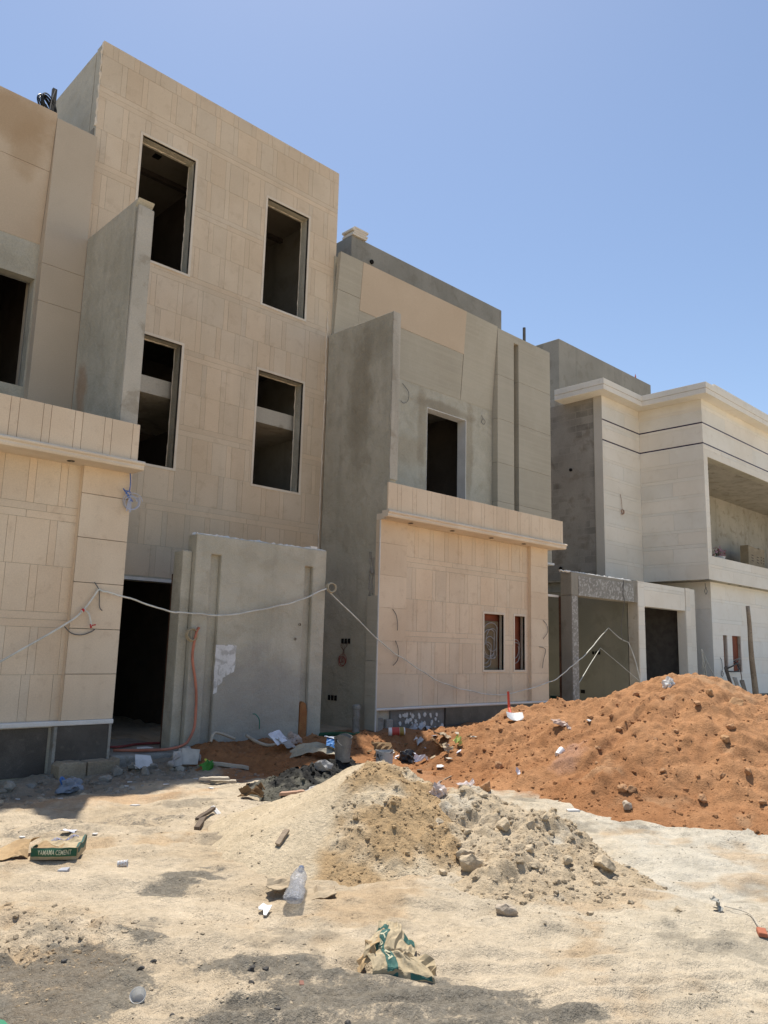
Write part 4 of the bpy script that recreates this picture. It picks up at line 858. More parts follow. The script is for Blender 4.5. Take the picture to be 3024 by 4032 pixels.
# ------------------------------------------------------------------ litter, tools and building materials
kraft = material('kraft_paper', [(.34, .27, .165), (.41, .33, .21), (.26, .2, .12)], sc=(5, 18, 80), patch=.4, grain=.06, rough=.8, bump=(30, .003))
kraft_in = material('kraft_inside', [(.34, .23, .12), (.40, .28, .15)], sc=(5, 18, 80), grain=.08, rough=.85)
bag_green = plain('printed_green', (.025, .095, .05), rough=.7)
bag_teal = plain('printed_teal', (.03, .10, .082), rough=.7)
bag_cream = plain('printed_cream', (.52, .50, .34), rough=.8)
ink_blue = plain('printed_blue', (.22, .24, .38), rough=.8)
white_tile = plain('white_tile', (.56, .55, .53), rough=.5)
paper_w = plain('white_paper', (.62, .62, .66), rough=.8)
cardboard = material('cardboard', [(.34, .27, .18), (.39, .31, .21), (.27, .2, .13)], sc=(4, 12, 80), patch=.4, grain=.06)
cardboard_dk = material('brown_cardboard', [(.17, .105, .05), (.22, .14, .07)], sc=(4, 12, 80), grain=.1)
old_wood = material('weathered_wood', [(.26, .2, .14), (.33, .26, .185), (.16, .115, .08)], sc=(3, 12, 90), patch=.6, grain=.15, bump=(50, .003))
dark_wood = material('dark_wood', [(.10, .075, .055), (.15, .115, .085)], sc=(4, 12, 90), grain=.2, bump=(50, .003))
pale_wood = material('pale_wood', [(.42, .36, .28), (.5, .44, .35)], sc=(4, 12, 90), grain=.12)
galv = plain('galvanised', (.33, .33, .32), rough=.45, metal=.2, var=.25)
plastic_w = plain('white_plastic', (.6, .6, .6), rough=.35)
def crumple(w, h, nx, ny, amp, seed, fold=None, rag=.0):
    """[row][col] points of a creased sheet, local coordinates, z up"""
    rg = random.Random(seed); cr = []
    for k in range(9):
        a = rg.uniform(0, 3.14); cr.append((math.cos(a), math.sin(a), rg.uniform(-.4, .4)*max(w, h), rg.uniform(.4, 1)*amp*rg.choice((-1, 1, 1)), rg.uniform(.05, .16)*max(w, h)))
    P = []
    for j in range(ny):
        row = []
        for i in range(nx):
            u, v = (i/(nx-1)-.5)*w, (j/(ny-1)-.5)*h
            if rag:
                e = 1-rag*rg.random()
                if i in (0, nx-1): u *= e
                if j in (0, ny-1): v *= e
            z = sum(a*max(0, 1-abs(u*cx+v*cy-d)/wd) for cx, cy, d, a, wd in cr)
            row.append(Vector((u, v, z+rg.uniform(-.06, .06)*amp)))
        P.append(row)
    if fold: P = [[fold(p) for p in row] for row in P]
    return P
def place(P, loc, rz=0, tilt=(0, 0)):
    M = Matrix.Translation(loc) @ Matrix.Rotation(rz, 4, 'Z') @ Matrix.Rotation(tilt[0], 4, 'X') @ Matrix.Rotation(tilt[1], 4, 'Y')
    return [[M @ p for p in row] for row in P]
def scrap(name, x, y, w, h, amp, seed, mat, label, cat, rz=0, tilt=(0, 0), dz=.01, rag=.3, group=None, n=7, solid=.002):
    mb = MB(); P = place(crumple(w, h, n, n, amp, seed, rag=rag), (x, y, H(x, y)+dz), rz, tilt); mb.grid(P)
    return tag(mb.build(name, mat, solid=solid), label, cat, group)
def shard(name, x, y, poly, t, mat, label, rz=0, tilt=(0, 0), dz=.0, cat='tile', group=None):
    M = Matrix.Translation((x, y, H(x, y)+dz)) @ Matrix.Rotation(rz, 4, 'Z') @ Matrix.Rotation(tilt[0], 4, 'X') @ Matrix.Rotation(tilt[1], 4, 'Y'); n = len(poly)
    mb = MB(); mb.add([M @ Vector((a, b, z)) for z in (0, t) for a, b in poly], [tuple(range(n))[::-1], tuple(range(n, 2*n))]+[(i, (i+1) % n, n+(i+1) % n, n+i) for i in range(n)])
    return tag(mb.build(name, mat, bevel=.0015), label, cat, group)
def plank(name, p0, p1, w, t, mat, label, cat='plank', roll=0, group=None, jag=True):
    p0, p1 = Vector(p0), Vector(p1); d = (p1-p0).normalized(); s = d.cross(Vector((0, 0, 1))).normalized(); u = s.cross(d); s, u = s*math.cos(roll)+u*math.sin(roll), u*math.cos(roll)-s*math.sin(roll)
    rg = random.Random(int(abs(p0.x*977+p1.y*613))); mb = MB(); rings = []
    for i in range(7):
        c = p0.lerp(p1, i/6)+u*t*.15*rg.uniform(-1, 1); e = d*(rg.uniform(-.5, .5)*w if jag and i in (0, 6) else 0); ww = w*rg.uniform(.9, 1.05)
        rings.append([c-s*ww/2-u*t/2+e, c+s*ww/2-u*t/2-e, c+s*ww/2+u*t/2-e*.6, c-s*ww/2+u*t/2+e*.4])
    vs = [p for r in rings for p in r]; fs = [(3, 2, 1, 0), (24, 25, 26, 27)]+[(i*4+k, i*4+(k+1) % 4, (i+1)*4+(k+1) % 4, (i+1)*4+k) for i in range(6) for k in range(4)]
    mb.add(vs, fs); return tag(mb.build(name, mat, bevel=.002), label, cat, group)
def cable(name, pts, r, mat, label, cat='cable', n=8, segs=7):
    mb = MB(); mb.tube(spline(pts, n), r, segs); return tag(mb.build(name, mat, smooth=True), label, cat)

def blob_bag(name, x, y, rx, ry, rz, seed, mat, label, cat='plastic bag', z=None, rot=0):
    v, f = ICO[3]; a = math.cos(rot), math.sin(rot)
    ridge = np.abs(fbm(v[:, 0]*2.2+seed, v[:, 1]*2.2+v[:, 2]*1.3, seed, 3)); ridge2 = np.abs(fbm(v[:, 1]*5+seed, v[:, 2]*5-v[:, 0]*2, seed+5, 2))
    r = .86+.55*fbm(v[:, 0]*1.5+seed*.3, v[:, 1]*1.5+v[:, 2], seed+9, 3)-.7*ridge+.5*ridge2
    p = v*r[:, None]*np.array([rx, ry, rz]); p[:, 2] = np.maximum(p[:, 2], -rz*.35)+rz*.3
    p = np.stack([p[:, 0]*a[0]-p[:, 1]*a[1], p[:, 0]*a[1]+p[:, 1]*a[0], p[:, 2]], 1)
    zz = H(x, y) if z is None else z
    return tag(mesh_np(name, p+np.array([x, y, zz]), f, mat, None, (x, y, zz), smooth=False), label, cat)
# the opened cement bag at the left
def bag_open():
    zc = H(2.5, 6.05); b = thing('cement_bag', (2.50, 6.05, zc), 'opened green and tan cement bag lying on its side at the left', 'cement bag')
    o = Vector((2.36, 6.02, zc+.012)); a = Vector((.80, -.56, 0)).normalized(); d = Vector((.56, .80, 0)).normalized(); W, Dp, Hh = .32, .30, .082
    def P(u, v, z):      # u along the front, v to the back, z up, all 0..1
        bul = .006*float(fbm(np.array([u*5.0]), np.array([z*3.0+v]), 23, 2)[0])+math.sin(math.pi*min(max(u, 0), 1))*math.sin(math.pi*min(max(z, 0), 1))*.014*(1-2*v)
        sag = -.012*math.sin(math.pi*u)*math.sin(math.pi*v)*z+.03*max(0, v-.6)*z
        rr = .010*math.sin(u*17+v*9)*z*(.1+v)+(.03*float(fbm(np.array([u*4.0+2]), np.array([v*4.0+z]), 22, 3)[0])-.02*(1-u)*v)*min(1, z*1.5)*min(1, v*3)
        return o+a*(W*u)+d*(Dp*v-bul)+Vector((0, 0, Hh*z+sag+rr))
    def face(mb, f, nu, nv): mb.grid([[f(i/nu, j/nv) for i in range(nu+1)] for j in range(nv+1)])
    mb = MB()
    face(mb, lambda s, t: P(s, 0, t), 28, 12); face(mb, lambda s, t: P(1, s, t), 8, 5); face(mb, lambda s, t: P(1-s, 1, t), 10, 5)
    face(mb, lambda s, t: P(.02+.98*s, .42+.58*t, 1) if s > .0 else P(.02, .42+.58*t, 1), 14, 10)
    face(mb, lambda s, t: P(.55+.45*s, .42*t, 1-.12*(1-t)*(1-s)), 8, 6)
    mb.build('paper_sack', kraft, b, smooth=False, solid=.003)
    mb = MB(); face(mb, lambda s, t: P(.02+.6*s, .42*t+.03, .82+.24*t-.30*(1-t)*(1-s)+.12*math.sin(s*7)*t), 9, 6); face(mb, lambda s, t: P(.02, .05+.9*s, .9*t), 5, 4); mb.build('torn_inside', kraft_in, b, solid=.003)
    off = lambda p: p-d*.007
    mb = MB(); face(mb, lambda s, t: off(P(.01+.98*s, 0, .30+.68*t)), 28, 10); gband = mb.build('green_band', bag_green, b)
    mb = MB(); face(mb, lambda s, t: P(.955+.045*s, .02+.97*t, 1.0)+Vector((0, 0, .006)), 2, 10); mb.build('green_edge', bag_teal, b)
    mb = MB(); face(mb, lambda s, t: P(1, s, .55+.45*t)+a*.004, 6, 3); mb.build('green_edge', bag_teal, b)
    mb = MB(); face(mb, lambda s, t: P(-.02+.09*s, .35*t+.02, 1.0-.25*(1-s))+Vector((0, 0, .012)), 3, 4); mb.build('green_edge', bag_teal, b)
    vs, fs = text_mesh('YAMAMA CEMENT', 1.0); w = max(v[0] for v in vs)-min(v[0] for v in vs); h = max(v[1] for v in vs)-min(v[1] for v in vs); mx = (max(v[0] for v in vs)+min(v[0] for v in vs))/2; my = (max(v[1] for v in vs)+min(v[1] for v in vs))/2
    mb = MB(); mb.add([P(.52+.72*(v[0]-mx)/w, 0, .66+.40*(v[1]-my)/h)-d*.0125 for v in vs], fs); mb.build('lettering', bag_cream, gband)
    mb = MB(); mb.add([P(.56-.62*(v[0]-mx)/w, .80-.13*(v[1]-my)/h, 1)+Vector((0, 0, .006)) for v in vs], fs); mb.build('lettering', ink_blue, b)
    mb = MB()
    flap = [[o+a*(-.02-.27*s-.03*math.sin(t*3))+d*(.02+.34*t-.10*s*t)+Vector((0, 0, (.10*(t**.7)*(1-s)**.8+.035*math.sin(s*6+t*4)*(1-s)+.005))) for s in [i/8 for i in range(9)]] for t in [j/6 for j in range(7)]]
    mb.grid(flap); mb.build('torn_flap', kraft_in, b, solid=.003)
bag_open()
# the crumpled cement bag in the foreground
def bag_crumpled():
    zc = H(3.0, 3.05); b = thing('cement_bag', (3.02, 3.08, zc), 'crumpled empty tan and teal cement bag in the foreground', 'cement bag')
    R = Vector((.72, -.70, 0)).normalized(); Fw = Vector((.70, .72, 0)).normalized(); o = Vector((3.05, 3.02, zc))
    # profile across the sheet from its front edge, over the folds, to the raised back corner: (forward, up)
    prof = [(-.15, .012), (-.14, .06), (-.07, .10), (-.02, .115), (.01, .07), (.035, .115), (.09, .15), (.16, .165), (.23, .15), (.30, .17)]
    def P(u, v):
        k = min(max(v, 0), 1)*(len(prof)-1); i = min(int(k), len(prof)-2); t = k-i; f = prof[i][0]*(1-t)+prof[i+1][0]*t; z = prof[i][1]*(1-t)+prof[i+1][1]*t
        q = float(abs(fbm(np.array([u*5.0+3]), np.array([v*5.0]), 7, 3))[0]); q2 = float(abs(fbm(np.array([u*11.0]), np.array([v*12.0+5]), 9, 2))[0])
        x = ((u-.45)*(.36-.13*v)+.035*math.sin(v*7+1)-.03*v)*.86
        side = abs(u-.45)*2
        z = z*(1-.65*max(0, u-.55)**1.2*1.9)*(1-.25*max(0, .2-u)*4)+.010*abs(math.sin(u*5+v*3))+.006*abs(math.sin(u*9-v*11))+.004*abs(math.sin(v*17+u*6))
        f += .02*math.sin(u*5)+.006*math.sin(u*11+v*7)
        if u < .28 and v > .72: z += .04*(v-.72)/.28*(.28-u)/.28
        if u > .62 and v > .3: z -= .03
        z = z*.86+.022*(.25-q)*min(1, z*20)+.008*(.2-q2); f += .014*(q-.2)
        return o+R*x+Fw*f*.86+Vector((0, 0, max(z, .006)))
    def N(u, v):
        e = .01; n = (P(u+e, v)-P(u-e, v)).cross(P(u, v+e)-P(u, v-e)); n.normalize(); return n if n.z > 0 else -n
    def strip(mb, u0, u1, v0, v1, nu, nv, off=0):
        mb.grid([[P(u0+(u1-u0)*i/nu, v0+(v1-v0)*j/nv)+N(u0+(u1-u0)*i/nu, v0+(v1-v0)*j/nv)*off for i in range(nu+1)] for j in range(nv+1)])
    mb = MB(); strip(mb, 0, 1, 0, 1, 44, 56); mb.build('paper_sack', kraft, b, solid=.003)
    mb = MB(); strip(mb, .24, .42, 0, .78, 8, 60, .0035); tband = mb.build('teal_band', bag_teal, b)
    mb = MB(); strip(mb, .62, .96, .02, .10, 14, 6, .0035); mb.build('teal_band', bag_teal, b)
    mb = MB(); strip(mb, .02, .30, .84, .92, 12, 6, .0035); mb.build('teal_band', bag_teal, b)
    mb = MB(); strip(mb, .68, .95, .86, .97, 12, 8, .0035); mb.build('teal_band', bag_teal, b)
    vs, fs = text_mesh('YAMAMA', 1.0); xs_ = [v[0] for v in vs]; ys_ = [v[1] for v in vs]; w = max(xs_)-min(xs_); h = max(ys_)-min(ys_)
    mb = MB(); mb.add([P(.33+.11*((v[1]-min(ys_))/h-.5), .74-.56*(v[0]-min(xs_))/w)+N(.33+.11*((v[1]-min(ys_))/h-.5), .74-.56*(v[0]-min(xs_))/w)*.006 for v in vs], fs); mb.build('lettering', bag_cream, tband)
    mb = MB(); Q = place(crumple(.22, .16, 9, 7, .03, 5), o+R*.10+Fw*(-.02)+Vector((0, 0, .05)), math.atan2(R.y, R.x), (.35, .2)); mb.grid(Q); mb.build('torn_flap', kraft, b, solid=.003)
    mb = MB(); Q = place(crumple(.16, .15, 8, 7, .025, 8), o-R*.13+Fw*.05+Vector((0, 0, .07)), math.atan2(R.y, R.x), (.2, -.9)); mb.grid(Q); mb.build('torn_flap', kraft_in, b, solid=.003)
bag_crumpled()
# the flattened clear bottle on its piece of cardboard
def bottle():
    m = bpy.data.materials.new('clear_plastic'); m.use_nodes = True; nt = m.node_tree; bs = nt.nodes['Principled BSDF']
    bs.inputs['Base Color'].default_value = (.60, .62, .66, 1); bs.inputs['Roughness'].default_value = .10; bs.inputs['Specular IOR Level'].default_value = 1.0
    tr = nt.nodes.new('ShaderNodeBsdfTransparent'); tr.inputs['Color'].default_value = (.90, .91, .93, 1); mx = nt.nodes.new('ShaderNodeMixShader')
    nt.links.new(tr.outputs[0], mx.inputs[1]); nt.links.new(bs.outputs[0], mx.inputs[2]); nt.links.new(mx.outputs[0], nt.nodes['Material Output'].inputs['Surface'])
    n = nt.nodes.new('ShaderNodeTexNoise'); n.inputs['Scale'].default_value = 24; n.inputs['Detail'].default_value = 1; bp = nt.nodes.new('ShaderNodeBump'); bp.inputs['Distance'].default_value = .05; nt.links.new(n.outputs['Fac'], bp.inputs['Height']); nt.links.new(bp.outputs[0], bs.inputs['Normal'])
    lw = nt.nodes.new('ShaderNodeLayerWeight'); lw.inputs['Blend'].default_value = .35; nt.links.new(bp.outputs[0], lw.inputs['Normal']); mr = nt.nodes.new('ShaderNodeMapRange'); mr.inputs['To Min'].default_value = .16; mr.inputs['To Max'].default_value = .75; nt.links.new(lw.outputs['Facing'], mr.inputs['Value']); nt.links.new(mr.outputs[0], mx.inputs[0])
    A, B = Vector((3.16, 4.00, H(3.16, 4.0)+.07)), Vector((3.57, 4.44, H(3.57, 4.44)+.10)); d = (B-A).normalized(); L_ = (B-A).length
    b = thing('plastic_bottle', A, 'crushed clear plastic water bottle lying on torn cardboard', 'bottle')
    q = d.to_track_quat('Z', 'Y').to_matrix().to_4x4(); M = Matrix.Translation(A) @ q
    prof = [(.0, 0), (.04, 0), (.056, .02), (.06, .06), (.058, .16), (.050, .22), (.055, .30), (.058, .38), (.050, .46), (.030, .525), (.018, .545), (.016, .575)]
    sc = L_/.60; mb = MB(); n = 26; V = []
    for k, (r, z) in enumerate(prof):
        for i in range(n):
            t = i*2*math.pi/n; dent = 1+.10*math.sin(t*2+z*14)+.06*math.sin(t*5+z*31); f = .5 if z < .5 else 1
            V.append(M @ Vector((r*dent*math.cos(t), r*dent*f*math.sin(t), z*sc)))
    mb.add(V, [(k*n+i, k*n+(i+1) % n, (k+1)*n+(i+1) % n, (k+1)*n+i) for k in range(len(prof)-1) for i in range(n)]); mb.build('body', m, b, smooth=True)
    mb = MB(); mb.lathe([(0, .555), (.019, .555), (.020, .558), (.020, .592), (.017, .596), (0, .596)], 16, M @ Matrix.Scale(sc, 4)); mb.build('cap', plain('blue_grey_cap', (.10, .13, .20), rough=.4), b)
bottle()
mb = MB(); zc = H(3.4, 4.35)
f1 = lambda p: Vector((p.x, p.y, p.z+.05+.09*max(0, p.x-.02)**1*1.2-.22*abs(p.y)*.3))
mb.grid(place(crumple(.24, .17, 11, 9, .012, 12, f1, .12), (3.50, 4.16, H(3.50, 4.16)-.005), -.55, (.12, -.12)))
c = mb.build('cardboard_sheet', cardboard, solid=.006); tag(c, 'torn piece of cardboard tilted up to the right of the crushed bottle', 'cardboard')
mb = MB(); mb.grid(place(crumple(.24, .16, 11, 9, .012, 15, None, .15), (3.38, 4.38, H(3.38, 4.38)+.05), -.5, (.18, .05)))
c = mb.build('cardboard_sheet', cardboard, solid=.006); tag(c, 'torn piece of cardboard lifted to the left behind the crushed bottle', 'cardboard')
shard('tile_shard', 3.05, 4.13, [(-.04, .012), (-.015, .05), (.012, .03), (.042, .034), (.03, -.02), (.018, -.06), (.0, -.056), (-.007, -.012), (-.034, -.01)], .006, plain('bright_tile', (.68, .67, .65)), 'white broken tile lying on sand left of the bottle', rz=-.75, tilt=(.35, 0), dz=.022)
# cups and small things
thin_white = bpy.data.materials.new('thin_white_plastic'); thin_white.use_nodes = True; nt_ = thin_white.node_tree
df = nt_.nodes.new('ShaderNodeBsdfDiffuse'); df.inputs[0].default_value = (.72, .72, .71, 1); tl = nt_.nodes.new('ShaderNodeBsdfTranslucent'); tl.inputs[0].default_value = (.72, .72, .71, 1)
mx_ = nt_.nodes.new('ShaderNodeMixShader'); mx_.inputs[0].default_value = .5; nt_.links.new(df.outputs[0], mx_.inputs[1]); nt_.links.new(tl.outputs[0], mx_.inputs[2]); nt_.links.new(mx_.outputs[0], nt_.nodes['Material Output'].inputs['Surface'])
def cup(name, x, y, r, h, axis, mat, label, dz=.0, dirt=None):
    M = Matrix.Translation((x, y, H(x, y)+dz)) @ Vector(axis).normalized().to_track_quat('Z', 'Y').to_matrix().to_4x4()
    mb = MB(); mb.lathe([(0, 0), (r*.72, 0), (r*.74, .004), (r, h), (r*1.06, h+.003), (r*1.06, h-.004), (r*.97, h-.004), (r*.71, .006), (0, .006)], 22, M)
    return tag(mb.build(name, mat, smooth=False), label, 'cup')
cup('paper_cup', 1.95, 3.56, .034, .052, (-.42, -.48, .62), thin_white, 'white plastic cup tilted open towards the camera on grey dust', dz=.008)
pc = thing('paper_cup', (2.84, 5.58, H(2.84, 5.58)), 'white paper cup with brown dots lying beside the grey patch', 'cup')
M = Matrix.Translation((2.82, 5.60, H(2.82, 5.6)+.028)) @ Matrix.Scale(.65, 4) @ Vector((.78, -.55, .05)).to_track_quat('Z', 'Y').to_matrix().to_4x4()
mb = MB(); mb.lathe([(0, 0), (.033, 0), (.040, .105), (.043, .107), (.039, .108), (.032, .004), (0, .004)], 20, M); mb.build('body', plastic_w, pc)
mb = MB()
for ring in (.028, .06, .09):
    for k in range(7):
        t = k*.9+ring*20; r = .0335+.0067*ring/.105; c = M @ Vector((r*math.cos(t), r*math.sin(t), ring)); nn = (M.to_3x3() @ Vector((math.cos(t), math.sin(t), 0))); a = nn.orthogonal().normalized(); bb = nn.cross(a)
        mb.add([c+nn*.0012+(a*math.cos(i)+bb*math.sin(i))*.006 for i in (0, 1.05, 2.1, 3.14, 4.19, 5.24)], [(0, 1, 2, 3, 4, 5)])
mb.build('printed_dots', plain('brown_print', (.42, .25, .15)), pc)
mb = MB(); zc = H(2.45, 5.7); M = Matrix.Translation((2.46, 5.68, zc)) @ Matrix.Rotation(-.72, 4, 'Z') @ Matrix.Scale(.66, 4)
mb.add([M @ Vector(p) for p in [(-.05, -.03, 0), (.05, -.03, 0), (.055, .05, 0), (-.045, .045, 0), (-.05, -.03, .035), (.05, -.03, .035), (.055, .05, .05), (-.03, .045, .042)]], [(0, 3, 2, 1), (4, 5, 6, 7), (0, 1, 5, 4), (1, 2, 6, 5), (2, 3, 7, 6), (3, 0, 4, 7)])
tag(mb.build('concrete_block', plain('pale_grey_block', (.36, .36, .38), rough=.9), bevel=.003), 'small pale grey block in front of the opened cement bag', 'block')
scrap('paper_scrap', 2.94, 6.73, .13, .09, .012, 31, paper_w, 'white paper scrap lying behind the opened cement bag', 'paper', rz=-.7)
plank('wood_offcut', (3.79, 6.15, H(3.79, 6.15)+.015), (4.03, 6.43, H(4.03, 6.43)+.03), .05, .03, dark_wood, 'dark wood offcut at the left foot of the sand pile', 'wood')
plank('wood_offcut', (3.93, 6.38, H(3.93, 6.38)+.02), (4.23, 6.58, H(4.23, 6.58)+.05), .04, .025, dark_wood, 'dark stick of wood leaning on the left foot of the sand pile', 'wood')
shard('tile_shard', 4.27, 6.62, [(-.05, -.05), (.05, -.04), (.03, .06), (-.04, .05)], .012, white_tile, 'pale tile chip beside the dark sticks at the sand pile', rz=.4, tilt=(.7, .2), dz=.03)
plank('wood_offcut', (3.69, 4.88, H(3.69, 4.88)+.015), (3.82, 4.94, H(3.82, 4.94)+.03), .045, .018, old_wood, 'short pale plank piece on the front slope of the sand pile', 'wood')
mb = MB(); zc = H(5.03, 1.98); M = Matrix.Translation((5.05, 1.99, zc)) @ Matrix.Rotation(.5, 4, 'Z') @ Matrix.Scale(.5, 4); mb.add([M @ Vector(p) for p in [(-.10, -.05, 0), (.10, -.055, 0), (.10, .055, 0), (-.09, .05, 0), (-.10, -.05, .045), (.10, -.055, .055), (.095, .05, .06), (-.08, .045, .05)]], [(0, 3, 2, 1), (4, 5, 6, 7), (0, 1, 5, 4), (1, 2, 6, 5), (2, 3, 7, 6), (3, 0, 4, 7)])
tag(mb.build('clay_brick', plain('orange_clay', (.38, .13, .07), rough=.9), bevel=.006), 'orange clay brick lying on the sand at the right edge', 'brick')
scrap('plastic_rag', 5.42, 2.42, .13, .10, .025, 33, plain('grey_plastic', (.30, .29, .25), rough=.6), 'grey plastic rag standing up from the sand by the rubble pile', 'rag', tilt=(.9, .3), dz=.03)
cable('grey_string', [(5.45, 2.38, H(5.45, 2.38)+.02), (5.4, 2.2, H(5.4, 2.2)+.012), (5.22, 2.05, H(5.22, 2.05)+.01), (5.15, 1.85, H(5.15, 1.85)+.01), (5.0, 1.6, H(5, 1.6)+.01)], .0035, plain('string', (.42, .38, .31)), 'thin grey string trailing from the plastic rag', 'string')
shard('wood_chip', 2.62, 3.22, [(-.02, -.01), (.03, -.012), (.035, .008), (-.015, .012)], .008, plain('red_brown_chip', (.22, .1, .07)), 'small red brown chip on the sand left of the crumpled bag', rz=1, cat='chip')
shard('plastic_sheet', 1.36, 3.80, [(-.14, -.10), (.10, -.12), (.12, .03), (-.02, .06), (-.12, .02)], .006, plain('green_sheet', (.03, .20, .11), rough=.5), 'green plastic piece cut off by the lower left corner', rz=.8, dz=.01, cat='plastic')
# in front of the left porch
zc = H(3.85, 8.88); m = plain('blue_tinted_plastic', (.22, .245, .29), rough=.35)
bb = blob_bag('plastic_bag', 3.86, 8.9, .15, .10, .11, 44, m, 'blue plastic bag lying on the rubble below the granite plinth', rot=-.4)
mb = MB(); mb.tube(spline([(3.79, 8.94, zc+.06), (3.76, 8.95, zc+.13), (3.78, 8.96, zc+.15), (3.82, 8.95, zc+.10)], 5), .014, 6); mb.build('knot', plain('blue_knot', (.06, .16, .42), rough=.4), bb, base=None)
for x0, x1, z1, y0, lab in ((4.06, 4.40, .13, 9.74, 'left broken masonry block below the granite pilaster'), (4.42, 4.84, .14, 9.76, 'right broken masonry block below the granite pilaster')):
    mb = MB(); nx = 6; rg = random.Random(int(x0*100)); top = [(x0+(x1-x0)*i/nx, z1+rg.uniform(-.025, .025)) for i in range(nx+1)]
    mb.prism(([(x0, -.2)]+top+[(x1, -.2)])[::-1], 'y', y0, 9.99); tag(mb.build('masonry_block', material('old_block', [(.30, .235, .16), (.37, .30, .21), (.22, .18, .14)], sc=(3, 9, 60), patch=.6, grain=.15, bump=(25, .01)), bevel=.012), lab, 'block')
shard('tile_shard', 5.02, 9.52, [(-.14, -.08), (.10, -.11), (.14, .05), (-.04, .13)], .01, white_tile, 'large white tile piece leaning on the rubble left of the doorstep', rz=.2, tilt=(.7, -.2), dz=.10)
shard('tile_shard', 4.92, 9.45, [(-.07, -.05), (.08, -.03), (.03, .06)], .01, white_tile, 'small white tile triangle in the rubble by the doorstep', rz=.9, tilt=(.5, .2), dz=.06)
shard('tile_shard', 5.28, 10.0, [(-.10, -.04), (.11, -.05), (.06, .04), (-.08, .05)], .01, white_tile, 'white tile piece lying on the concrete doorstep', rz=-.2, tilt=(.05, 0), dz=.17)
shard('stone_slab', 5.50, 9.2, [(-.12, -.10), (.11, -.09), (.12, .10), (-.10, .11)], .03, plain('beige_slab', (.46, .43, .38), rough=.8), 'square beige slab standing in the debris right of the doorstep', rz=-.65, tilt=(1.15, .1), dz=.10)
shard('stone_slab', 5.33, 9.22, [(-.06, -.10), (.06, -.08), (.05, .10), (-.05, .09)], .03, plain('beige_slab', (.40, .37, .33), rough=.8), 'narrow grey slab leaning beside the square beige slab', rz=-.3, tilt=(1.2, .1), dz=.08)
mb = MB(); mb.tube(spline([(5.20, 9.15, .10), (5.30, 9.2, .18), (5.42, 9.3, .22), (5.5, 9.35, .26), (5.62, 9.3, .22), (5.66, 9.2, .12)], 6), [.05*(.6+.4*math.sin(i)) for i in range(31)], 6); tag(mb.build('cloth_rag', plain('dirty_cloth', (.33, .30, .27), rough=.95)), 'dirty grey rag draped over the debris by the grooved wall', 'rag')
mb = MB(); mb.grid(place(crumple(.16, .14, 9, 8, .04, 47, lambda p: Vector((p.x, p.y, p.z+.09*max(0, 1-(p.x/.09)**2-(p.y/.09)**2)))), (5.60, 8.95, H(5.6, 8.95)), .3, (.6, 0))); sp = mb.build('snack_packet', plain('green_packet', (.05, .22, .03), rough=.35), solid=.002); tag(sp, 'crumpled green snack packet at the edge of the red soil', 'packet')
mb = MB(); mb.grid(place(crumple(.06, .05, 5, 5, .01, 48), (5.585, 8.925, H(5.6, 8.95)+.11), .3, (.9, 0))); mb.build('yellow_print', plain('yellow_print', (.55, .52, .08), rough=.4), sp)
plank('plank', (5.66, 9.02, H(5.66, 9.02)+.03), (6.02, 8.64, H(6.02, 8.64)+.03), .06, .04, pale_wood, 'pale plank lying at the shadow edge by the green packet')
for k, (p0, p1, l) in enumerate((((5.02, 8.10, .05), (5.24, 7.9, .06), 'pale board offcut on top of the pair by the mortar heap'), ((5.12, 8.08, .02), (5.40, 7.98, .03), 'pale board offcut below the crossing one by the mortar heap'))):
    plank('board_offcut', (p0[0], p0[1], H(p0[0], p0[1])+p0[2]), (p1[0], p1[1], H(p1[0], p1[1])+p1[2]), .08, .03, pale_wood, l, 'wood')
for i, (x, y, w) in enumerate(((3.92, 7.52, .06), (4.9, 7.7, .05), (4.6, 8.15, .05), (5.0, 8.2, .05), (3.1, 6.6, .04), (2.62, 6.9, .04), (3.5, 8.3, .05), (2.75, 8.3, .07), (4.3, 8.5, .04), (4.45, 8.7, .05), (3.3, 8.9, .06))):
    rg = random.Random(i); shard('tile_chip', x, y, [(w*rg.uniform(.5, 1)*math.cos(a), w*.7*rg.uniform(.5, 1)*math.sin(a)) for a in (0, 1.3, 2.4, 3.6, 5)], .01, white_tile, 'small white tile chip lying flat on the street near the house fronts', rz=rg.uniform(0, 6), tilt=(rg.uniform(-.1, .1), rg.uniform(-.1, .1)), dz=.004, group='white tile chips on the street')
# on the red soil before the grooved wall
mb = MB(); P = place(crumple(.42, .20, 11, 8, .012, 51, lambda p: Vector((p.x, p.y, p.z+.06*(1-(p.x/.25)**2)))), (6.62, 8.85, H(6.62, 8.85)+.12), .55, (.75, .0)); mb.grid(P); tag(mb.build('paper_sheet', paper_w, solid=.003), 'curved white sheet leaning over grey cardboard on the red soil', 'paper')
mb = MB(); P = place(crumple(.34, .24, 9, 8, .02, 52, None, .25), (6.66, 8.72, H(6.66, 8.72)+.07), .35, (.6, .1)); mb.grid(P); tag(mb.build('cardboard_sheet', plain('grey_card', (.33, .30, .27), rough=.9), solid=.006), 'grey cardboard piece below the white sheet on the red soil', 'cardboard')
blob_bag('plastic_bag', 6.95, 8.95, .13, .12, .12, 53, plain('cloudy_plastic', (.42, .33, .27), rough=.3), 'cloudy plastic bag behind the white sheet on the red soil')
cable('wood_strip', [(6.78, 9.82, H(6.78, 9.82)+.07), (6.68, 9.45, H(6.68, 9.45)+.05), (6.72, 9.2, H(6.72, 9.2)+.03), (6.82, 9.05, H(6.82, 9.05)+.02)], .022, pale_wood, 'bent pale strip lying on the soil by the grooved wall', 'strip')
